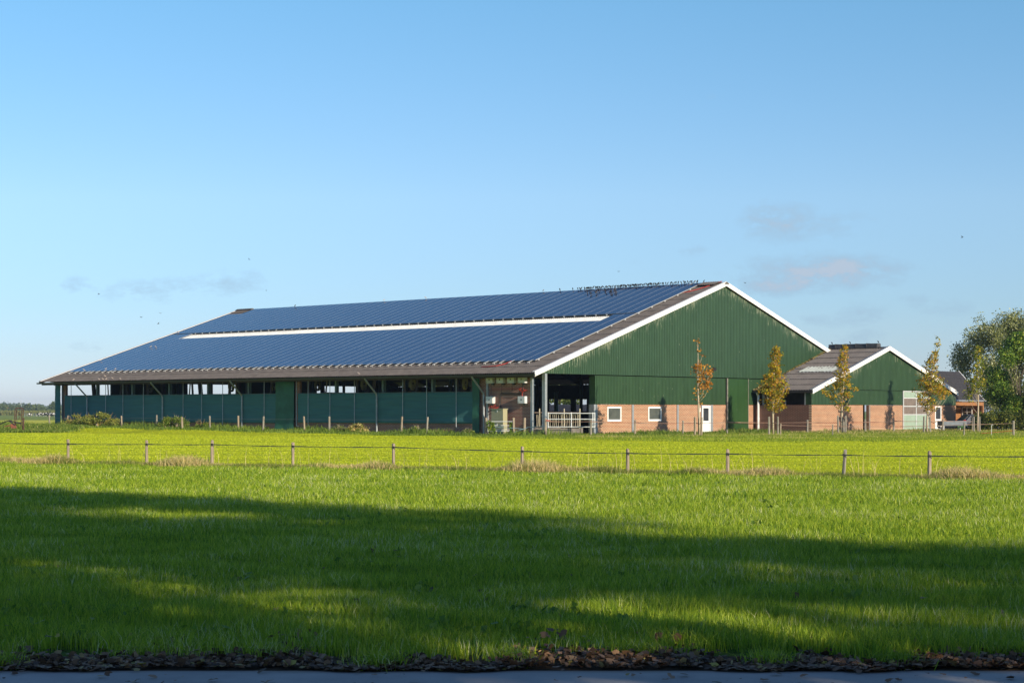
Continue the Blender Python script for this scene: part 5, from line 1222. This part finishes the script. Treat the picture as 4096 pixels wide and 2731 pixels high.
def ridge_p(u, ds=0.0, dz=.30):
    L_ = side_L(u, 20.5-ds); return BW(20.5-ds, L_, (ZAX-.1 if ds == 0 else rz_(20.5-ds))+dz)
def on_panel(u, s_): L_ = side_L(u, s_); return BW(s_, L_, rz_(s_)+.22)
us = [2239, 2291, 2311, 2319, 2325, 2338, 2345]
x_ = 2350
while x_ < 2790:
    us.append(x_); x_ += rb.choice((2.5, 3.5, 4.5, 5, 6, 8) if x_ < 2640 else (3.5, 5, 7, 9, 11))
us += [2790, 2816]
for u in us:
    p = on_panel(u, 20.66+rb.uniform(-.06, .03)); p.z -= .02
    o = link('starling', sm_, None, p, (0, rb.uniform(-.3, .15), rb.uniform(0, 6.28))); o.scale = (rb.uniform(.85, 1.1),)*3
    tag(o, 'small dark starling among the flock lined up along the barn ridge', 'bird', 'starlings perched along the ridge')
for q in range(20):
    u = rb.choice((2348, 2360, 2376, 2380, 2384, 2390, 2414, 2420, 2424, 2442, 2463)+tuple(range(2350, 2470, 12))); o = link('starling', sm_, None, on_panel(u+rb.uniform(-3, 3), rb.uniform(18.6, 19.9)), (0, 0, rb.uniform(0, 6.28)))
    tag(o, 'small dark starling sitting on the panels just below the ridge flock', 'bird', 'starlings sitting on the upper panels')
def dove(p, lab, grp, rzz=None):
    o = link('dove', dm_, None, p, (0, 0, rb.uniform(0, 6.28) if rzz is None else rzz)); tag(o, lab, 'bird', grp)
def on_roof(u, v):
    best = None
    for i_ in range(400):
        s_ = -1.3+i_*.05; L_ = side_L(u, s_); w_ = BW(s_, L_, rz_(s_)); vv = HZ-F*(w_.z-EYE)/w_.y
        if best is None or abs(vv-v) < best[0]: best = (abs(vv-v), w_, s_)
    w_ = best[1]; s_ = best[2]; w_.z += .05 if s_ < .9 else .2; return w_
for (u, v, lab) in ((294, 1530, 'pale dove on the gutter nearest the far left corner'), (396, 1526, 'pale dove on the eaves, first of three close together'), (412, 1524, 'pale dove on the eaves, middle of three close together'), (424, 1524, 'pale dove on the eaves, last of three close together'), (449, 1517, 'pale dove on the corrugated eaves behind the three close doves'), (481, 1522, 'pale dove on the eaves right of the three close doves'), (420, 1509, 'pale dove just below the rail ends'),
                    (336, 1491, 'pale dove at the bottom left corner of the panels'), (423, 1487, 'pale dove on the lowest panel row, left of a pair'), (461, 1488, 'pale dove on the lowest panel row, right of a pair'), (403, 1452, 'pale dove near the left verge low on the roof'), (603, 1398, 'left one of two pale doves side by side on the panels'), (622, 1398, 'right one of two pale doves side by side on the panels'), (1434, 1499, 'single pale dove on the eaves near the middle of the barn'), (711, 1339, 'pale dove on the left verge beside the skylight end')):
    dove(on_roof(u, v), lab, 'pale doves scattered over the solar roof', rb.choice((.3, 2.9, 3.3)))
for (u, lab) in ((1536, 'pale dove on the ridge, left of the middle'), (1702, 'pale dove on the ridge near the middle'), (2173, 'pale dove on the ridge left of the starlings')):
    p = on_panel(u, 20.66); dove(p, lab, 'pale doves scattered over the solar roof')
o = link('starling', sm_, None, on_panel(1180, 20.4), (0, 0, 1)); tag(o, 'lone dark bird on the left part of the ridge', 'bird')
p = BW(25.0, -5.14)
for (y_, lab) in ((5.1, 'dark bird on the left end of the extension ridge vent'), (3.4, 'dark bird in the middle of the extension ridge vent'), (.8, 'dark bird on the right end of the extension ridge vent')):
    w_ = BW(25+AXA, -5.14+y_, AZA+.38); o = link('starling', sm_, None, w_, (0, 0, 2)); tag(o, lab, 'bird')
# flying birds
mb = MB(); mb.tube([(-.14, 0, 0), (-.06, 0, .0), (.02, 0, .005), (.10, 0, .01), (.15, 0, .0)], [.01, .03, .035, .022, .005], 7)
for sy in (-1, 1):
    mb.hexa([(-.04, sy*.02, 0), (.06, sy*.02, 0), (.06, sy*.02, .012), (-.04, sy*.02, .012), (-.08, sy*.26, .09), (-.02, sy*.27, .09), (-.02, sy*.27, .095), (-.08, sy*.26, .095)])
fm = mb.mesh('flying_bird', STAR, False)
for (u, v, Y, lab) in ((395, 1177, 110, 'dark bird flying high above the far left roof corner'), (566, 1269, 110, 'dark flying bird, left of the three over the left verge'), (643, 1253, 112, 'dark flying bird, highest of the three over the left verge'), (633, 1295, 108, 'dark flying bird, lowest of the three over the left verge'), (1065, 1162, 170, 'tiny dark flying bird just above the far end of the ridge'), (997, 1038, 120, 'tiny dark flying bird high left of the ridge'), (2476, 1086, 130, 'small dark bird flying above the starling flock'), (3849, 950, 90, 'pale brown bird gliding in the right-hand sky'), (2980, 1132, 120, 'tiny dark bird at the gable top')):
    o = link('flying_bird', fm, None, at(u, v, Y), (rb.uniform(-.5, .5), rb.uniform(-.3, .3), rb.uniform(0, 6.28))); o.scale = (.5,)*3; tag(o, lab, 'bird', 'birds in flight')
mb = MB(); mb.use(M['black']).tube([(-.30, 0, .22), (-.12, 0, .2), (0, 0, .2), (.10, 0, .26), (.13, 0, .34), (.17, 0, .34)], [.012, .05, .085, .06, .04, .008], 8); mb.use(M['white']).tube([(-.04, -.02, .15), (.05, -.02, .16)], [.06, .055], 8)
mb.use(M['black'])
for sy in (-.03, .03): mb.tube([(0, sy, .14), (0, sy, 0)], .01, 4)
p = at(3757, 1728, 128); tag(mb.build('magpie', None, None, (p.x, p.y, gz(p.x, p.y)+.25), (0, 0, 2.6), smooth=True), 'black and white magpie on the grass before the small white door', 'bird')

# ------------------------------------------------------------------ far countryside on the left
def box_house(u, v, w_, h_, Y, lab, wallm, roofm):
    p = at(u, v, Y); g0 = gz(p.x, p.y); o = empty('farmhouse', (p.x, p.y, g0), .4, lab, 'house', 'far farmhouses')
    mb = MB(); mb.box((-w_/2, -w_*.3, 0), (w_/2, w_*.3, h_*.45)); mb.prism([(-w_*.3, h_*.45), (0, h_), (w_*.3, h_*.45)], -w_/2+.01, w_/2-.01, 'x'); mb.build('wall', wallm, o)
    mb = MB()
    for sy in (-1, 1): mb.hexa([(-w_/2-.3, sy*w_*.34, h_*.38), (w_/2+.3, sy*w_*.34, h_*.38), (w_/2+.3, 0, h_+.02), (-w_/2-.3, 0, h_+.02), (-w_/2-.3, sy*w_*.34, h_*.38+.25), (w_/2+.3, sy*w_*.34, h_*.38+.25), (w_/2+.3, 0, h_+.3), (-w_/2-.3, 0, h_+.3)])
    mb.build('roof', roofm, o)
    mb = MB(); mb.beam((w_/2+.32, -w_*.34, h_*.5), (w_/2+.32, 0, h_+.2), .1, .5); mb.beam((w_/2+.32, w_*.34, h_*.5), (w_/2+.32, 0, h_+.2), .1, .5); mb.build('gable_trim', M['white'], o)
RR = mat('red_tile', (.36, .10, .055), .8, .2, .5)
box_house(4, 1645, 4.6, 5.0, 1500, 'far red-roofed farmhouse at the left edge', M['brick'], RR)
box_house(29, 1645, 3.6, 4.8, 1450, 'far red farmhouse with a white gable edge', RR, RR)
FT = leafmat('far_tree_leaf', [(0, (.06, .09, .03)), (1, (.15, .19, .06))], .2)
far = [(5, 1617, 30, 1250), (22, 1620, 16, 1200), (45, 1622, 22, 1300), (72, 1619, 20, 1280), (98, 1624, 20, 1250), (110, 1618, 26, 1200), (128, 1620, 26, 1180), (146, 1621, 24, 1220), (160, 1624, 22, 1180), (172, 1628, 18, 1250), (190, 1634, 22, 1250), (212, 1610, 22, 1050), (226, 1616, 18, 1080), (240, 1620, 20, 1120), (-20, 1620, 30, 1150)]
for k, (u, vt, w_, Y) in enumerate(far):
    p = at(u, 1640, Y); g0 = gz(p.x, p.y); H_ = EYE-(vt-HZ)*Y/F-g0; r_ = w_/F*Y/2; bl = []; q = random.Random(k)
    for j_ in range(9): a_ = q.uniform(0, 6.28); t = q.uniform(0, 1); rr2 = r_*.62*math.sin(math.pi*(.3+.55*t)); bl.append((rr2*math.cos(a_), rr2*math.sin(a_), H_*.3+H_*.58*t, r_*.45, r_*.45, H_*.16))
    big_tree('distant_tree', (p.x, p.y, g0), bl, 900, 1.1, FT, 'distant bushy tree beyond the corn field' if k != 11 else 'tallest distant tree just left of the barn corner', H_*.45, .35, 'distant trees beyond the corn', 6, .5, k, 5)
# corn
n = 60000; x = rng.uniform(-330, -170, n); y = rng.uniform(845, 900, n)
CORN = leafmat('corn_leaf', [(0, (.10, .13, .03)), (.6, (.20, .22, .06)), (1, (.34, .32, .13))], .25)
blades('corn_field', np.stack([x, y, GZ(x, y)], 1), 2.1, .28, .25, CORN, 'strip of standing corn across the far pasture', 'corn')
# far woods: one mass of crowns on the horizon
bl = []; q = random.Random(77)
for k in range(260):
    t = k/259; X_ = -1050+t*700; bl.append((X_, 2500+q.uniform(-30, 60), 4+q.uniform(0, 4.5)+1.8*math.sin(t*19)+1.2*math.sin(t*47), 7, 9, 4.2))
o = leaves('far_woods', blob_pts(bl, 26000, .6, 6, 1.4), 3.0, FT); tag(o, 'bluish far woods along the horizon', 'woods', kind='stuff')
# pylon
p = at(83, 1640, 2100); o = empty('power_pylon', (p.x, p.y, gz(p.x, p.y)), .3, 'faint lattice power pylon on the horizon at the left', 'pylon'); mb = MB(); Hh = EYE+40*2100/F+.7
for (sx, sy) in ((-1, -1), (1, -1), (1, 1), (-1, 1)): mb.beam((sx*1.4, sy*1.4, 0), (sx*.2, sy*.2, Hh), .22, .22)
for z_ in (3, 6, 9): mb.beam((-1.2, -1, z_-2), (1.0, -1, z_), .14, .14); mb.beam((1.2, -1, z_-2), (-1.0, -1, z_), .14, .14)
mb.build('mast', M['galv'], o); mb = MB()
for z_, w_ in ((Hh-1.2, 2.2), (Hh-3, 3.2)): mb.beam((-w_, 0, z_), (w_, 0, z_), .2, .2)
mb.build('cross_arm', M['galv'], o)
# cows
COW = bpy.data.materials.new('cow_hide'); COW.use_nodes = True; nt = COW.node_tree; b = nt.nodes['Principled BSDF']
oi = nd(nt, 'ShaderNodeObjectInfo'); ad = nd(nt, 'ShaderNodeVectorMath', operation='ADD'); tcn = nd(nt, 'ShaderNodeTexCoord'); nt.links.new(tcn.outputs['Object'], ad.inputs[0]); nt.links.new(oi.outputs['Random'], ad.inputs[1])
sc_ = nd(nt, 'ShaderNodeVectorMath', operation='SCALE'); sc_.inputs['Scale'].default_value = 1; nt.links.new(ad.outputs[0], sc_.inputs[0])
nt.links.new(ramp(nt, noise(nt, sc_.outputs[0], 1.1, 1), [(.49, (.015, .014, .013)), (.51, (.8, .78, .74))]), b.inputs['Base Color']); b.inputs['Roughness'].default_value = .8
def cow_mesh(graze):
    mb = MB(); mb.tube([(-.95, 0, 1.18), (-.85, 0, 1.1), (-.5, 0, 1.02), (0, 0, .98), (.45, 0, 1.02), (.75, 0, 1.1), (1.0, 0, 1.2 if not graze else .95), (1.25, 0, 1.38 if not graze else .55), (1.35, 0, 1.36 if not graze else .35), (1.62, 0, 1.2 if not graze else .08)], [.08, .26, .36, .40, .38, .32, .2, .14, .14, .07], 10)
    for (lx, ly) in ((-.72, -.2), (-.72, .2), (.62, -.18), (.62, .18)):
        kx = -.08 if lx < 0 else .02
        mb.tube([(lx, ly, .95), (lx+.06, ly, .6), (lx+kx, ly, .42), (lx, ly, .08), (lx+.05, ly, 0)], [.16, .10, .055, .045, .06], 7)
    hz = 1.45 if not graze else .5
    for sy in (-1, 1): mb.tube([(1.27, sy*.08, hz), (1.24, sy*.24, hz+.0)], [.03, .05], 5)
    mb.tube([(-1.0, 0, 1.2), (-1.08, 0, .9), (-1.08, 0, .55)], [.03, .02, .04], 5)
    return mb.mesh('dairy_cow', COW, True)
c1, c2 = cow_mesh(False), cow_mesh(True)
for k, (u, gr, rzz) in enumerate(((120, 0, 1.4), (160, 1, 3.0), (168, 0, .2), (176, 0, 3.2), (184, 1, .1), (196, 0, 3.0), (201, 0, .3), (208, 0, .1), (212, 1, 2.9), (217, 0, 3.1), (223, 0, .4), (228, 0, .2))):
    Y_ = 660+(k*37 % 40); p = at(u, 1660, Y_); o = link('dairy_cow', c2 if gr else c1, None, (p.x, p.y, gz(p.x, p.y)), (0, 0, rzz)); tag(o, 'lone black and white cow apart from the herd' if k == 0 else 'black and white cow in the distant herd by the corn', 'cow', 'cows in the far pasture')
# pasture fence far away
ff2 = empty('pasture_fence', at(130, 1660, 700), 0, 'faint grey fence in the far pasture beside the cows', 'fence'); b0 = ff2.location.copy(); ff2.location.z = 0; b0.z = 0
mb = MB()
for u in range(92, 160, 6): p = at(u, 1660, 720)-b0; g0 = gz(p.x+b0.x, 720); mb.box((p.x-.06, p.y-.06, g0), (p.x+.06, p.y+.06, g0+1.2))
mb.build('posts', M['galv'], ff2)

# trees seen through the barn and beyond the yard
for k, (s_, L_, H_) in enumerate(((75, 62, 7.5), (90, 75, 8.5), (80, 48, 6.5), (95, 95, 9), (70, 80, 7))):
    p = BW(s_, L_, 0); q = random.Random(40+k); bl = []
    for j_ in range(12): a_ = q.uniform(0, 6.28); t = q.uniform(0, 1); bl.append((3*math.cos(a_)*q.random(), 3*math.sin(a_)*q.random(), H_*.3+H_*.6*t, 1.3, 1.3, 1.0))
    big_tree('yard_tree', p, bl, 1800, .4, FT, 'tree behind the barn glimpsed through its openings', H_*.4, .2, 'trees behind the barn', 6, .3, k, 6)

# ------------------------------------------------------------------ haze
m = bpy.data.materials.new('haze_air'); m.use_nodes = True; nt = m.node_tree; nt.nodes.clear()
vo = nd(nt, 'ShaderNodeVolumePrincipled'); vo.inputs['Color'].default_value = (.62, .80, 1, 1); vo.inputs['Density'].default_value = .00016; vo.inputs['Anisotropy'].default_value = .2
ou = nd(nt, 'ShaderNodeOutputMaterial'); nt.links.new(vo.outputs[0], ou.inputs['Volume'])
mb = MB(); mb.box((-3700, -90, -3), (3700, 3500, 24)); tag(mb.build('haze', m), kind='stuff')
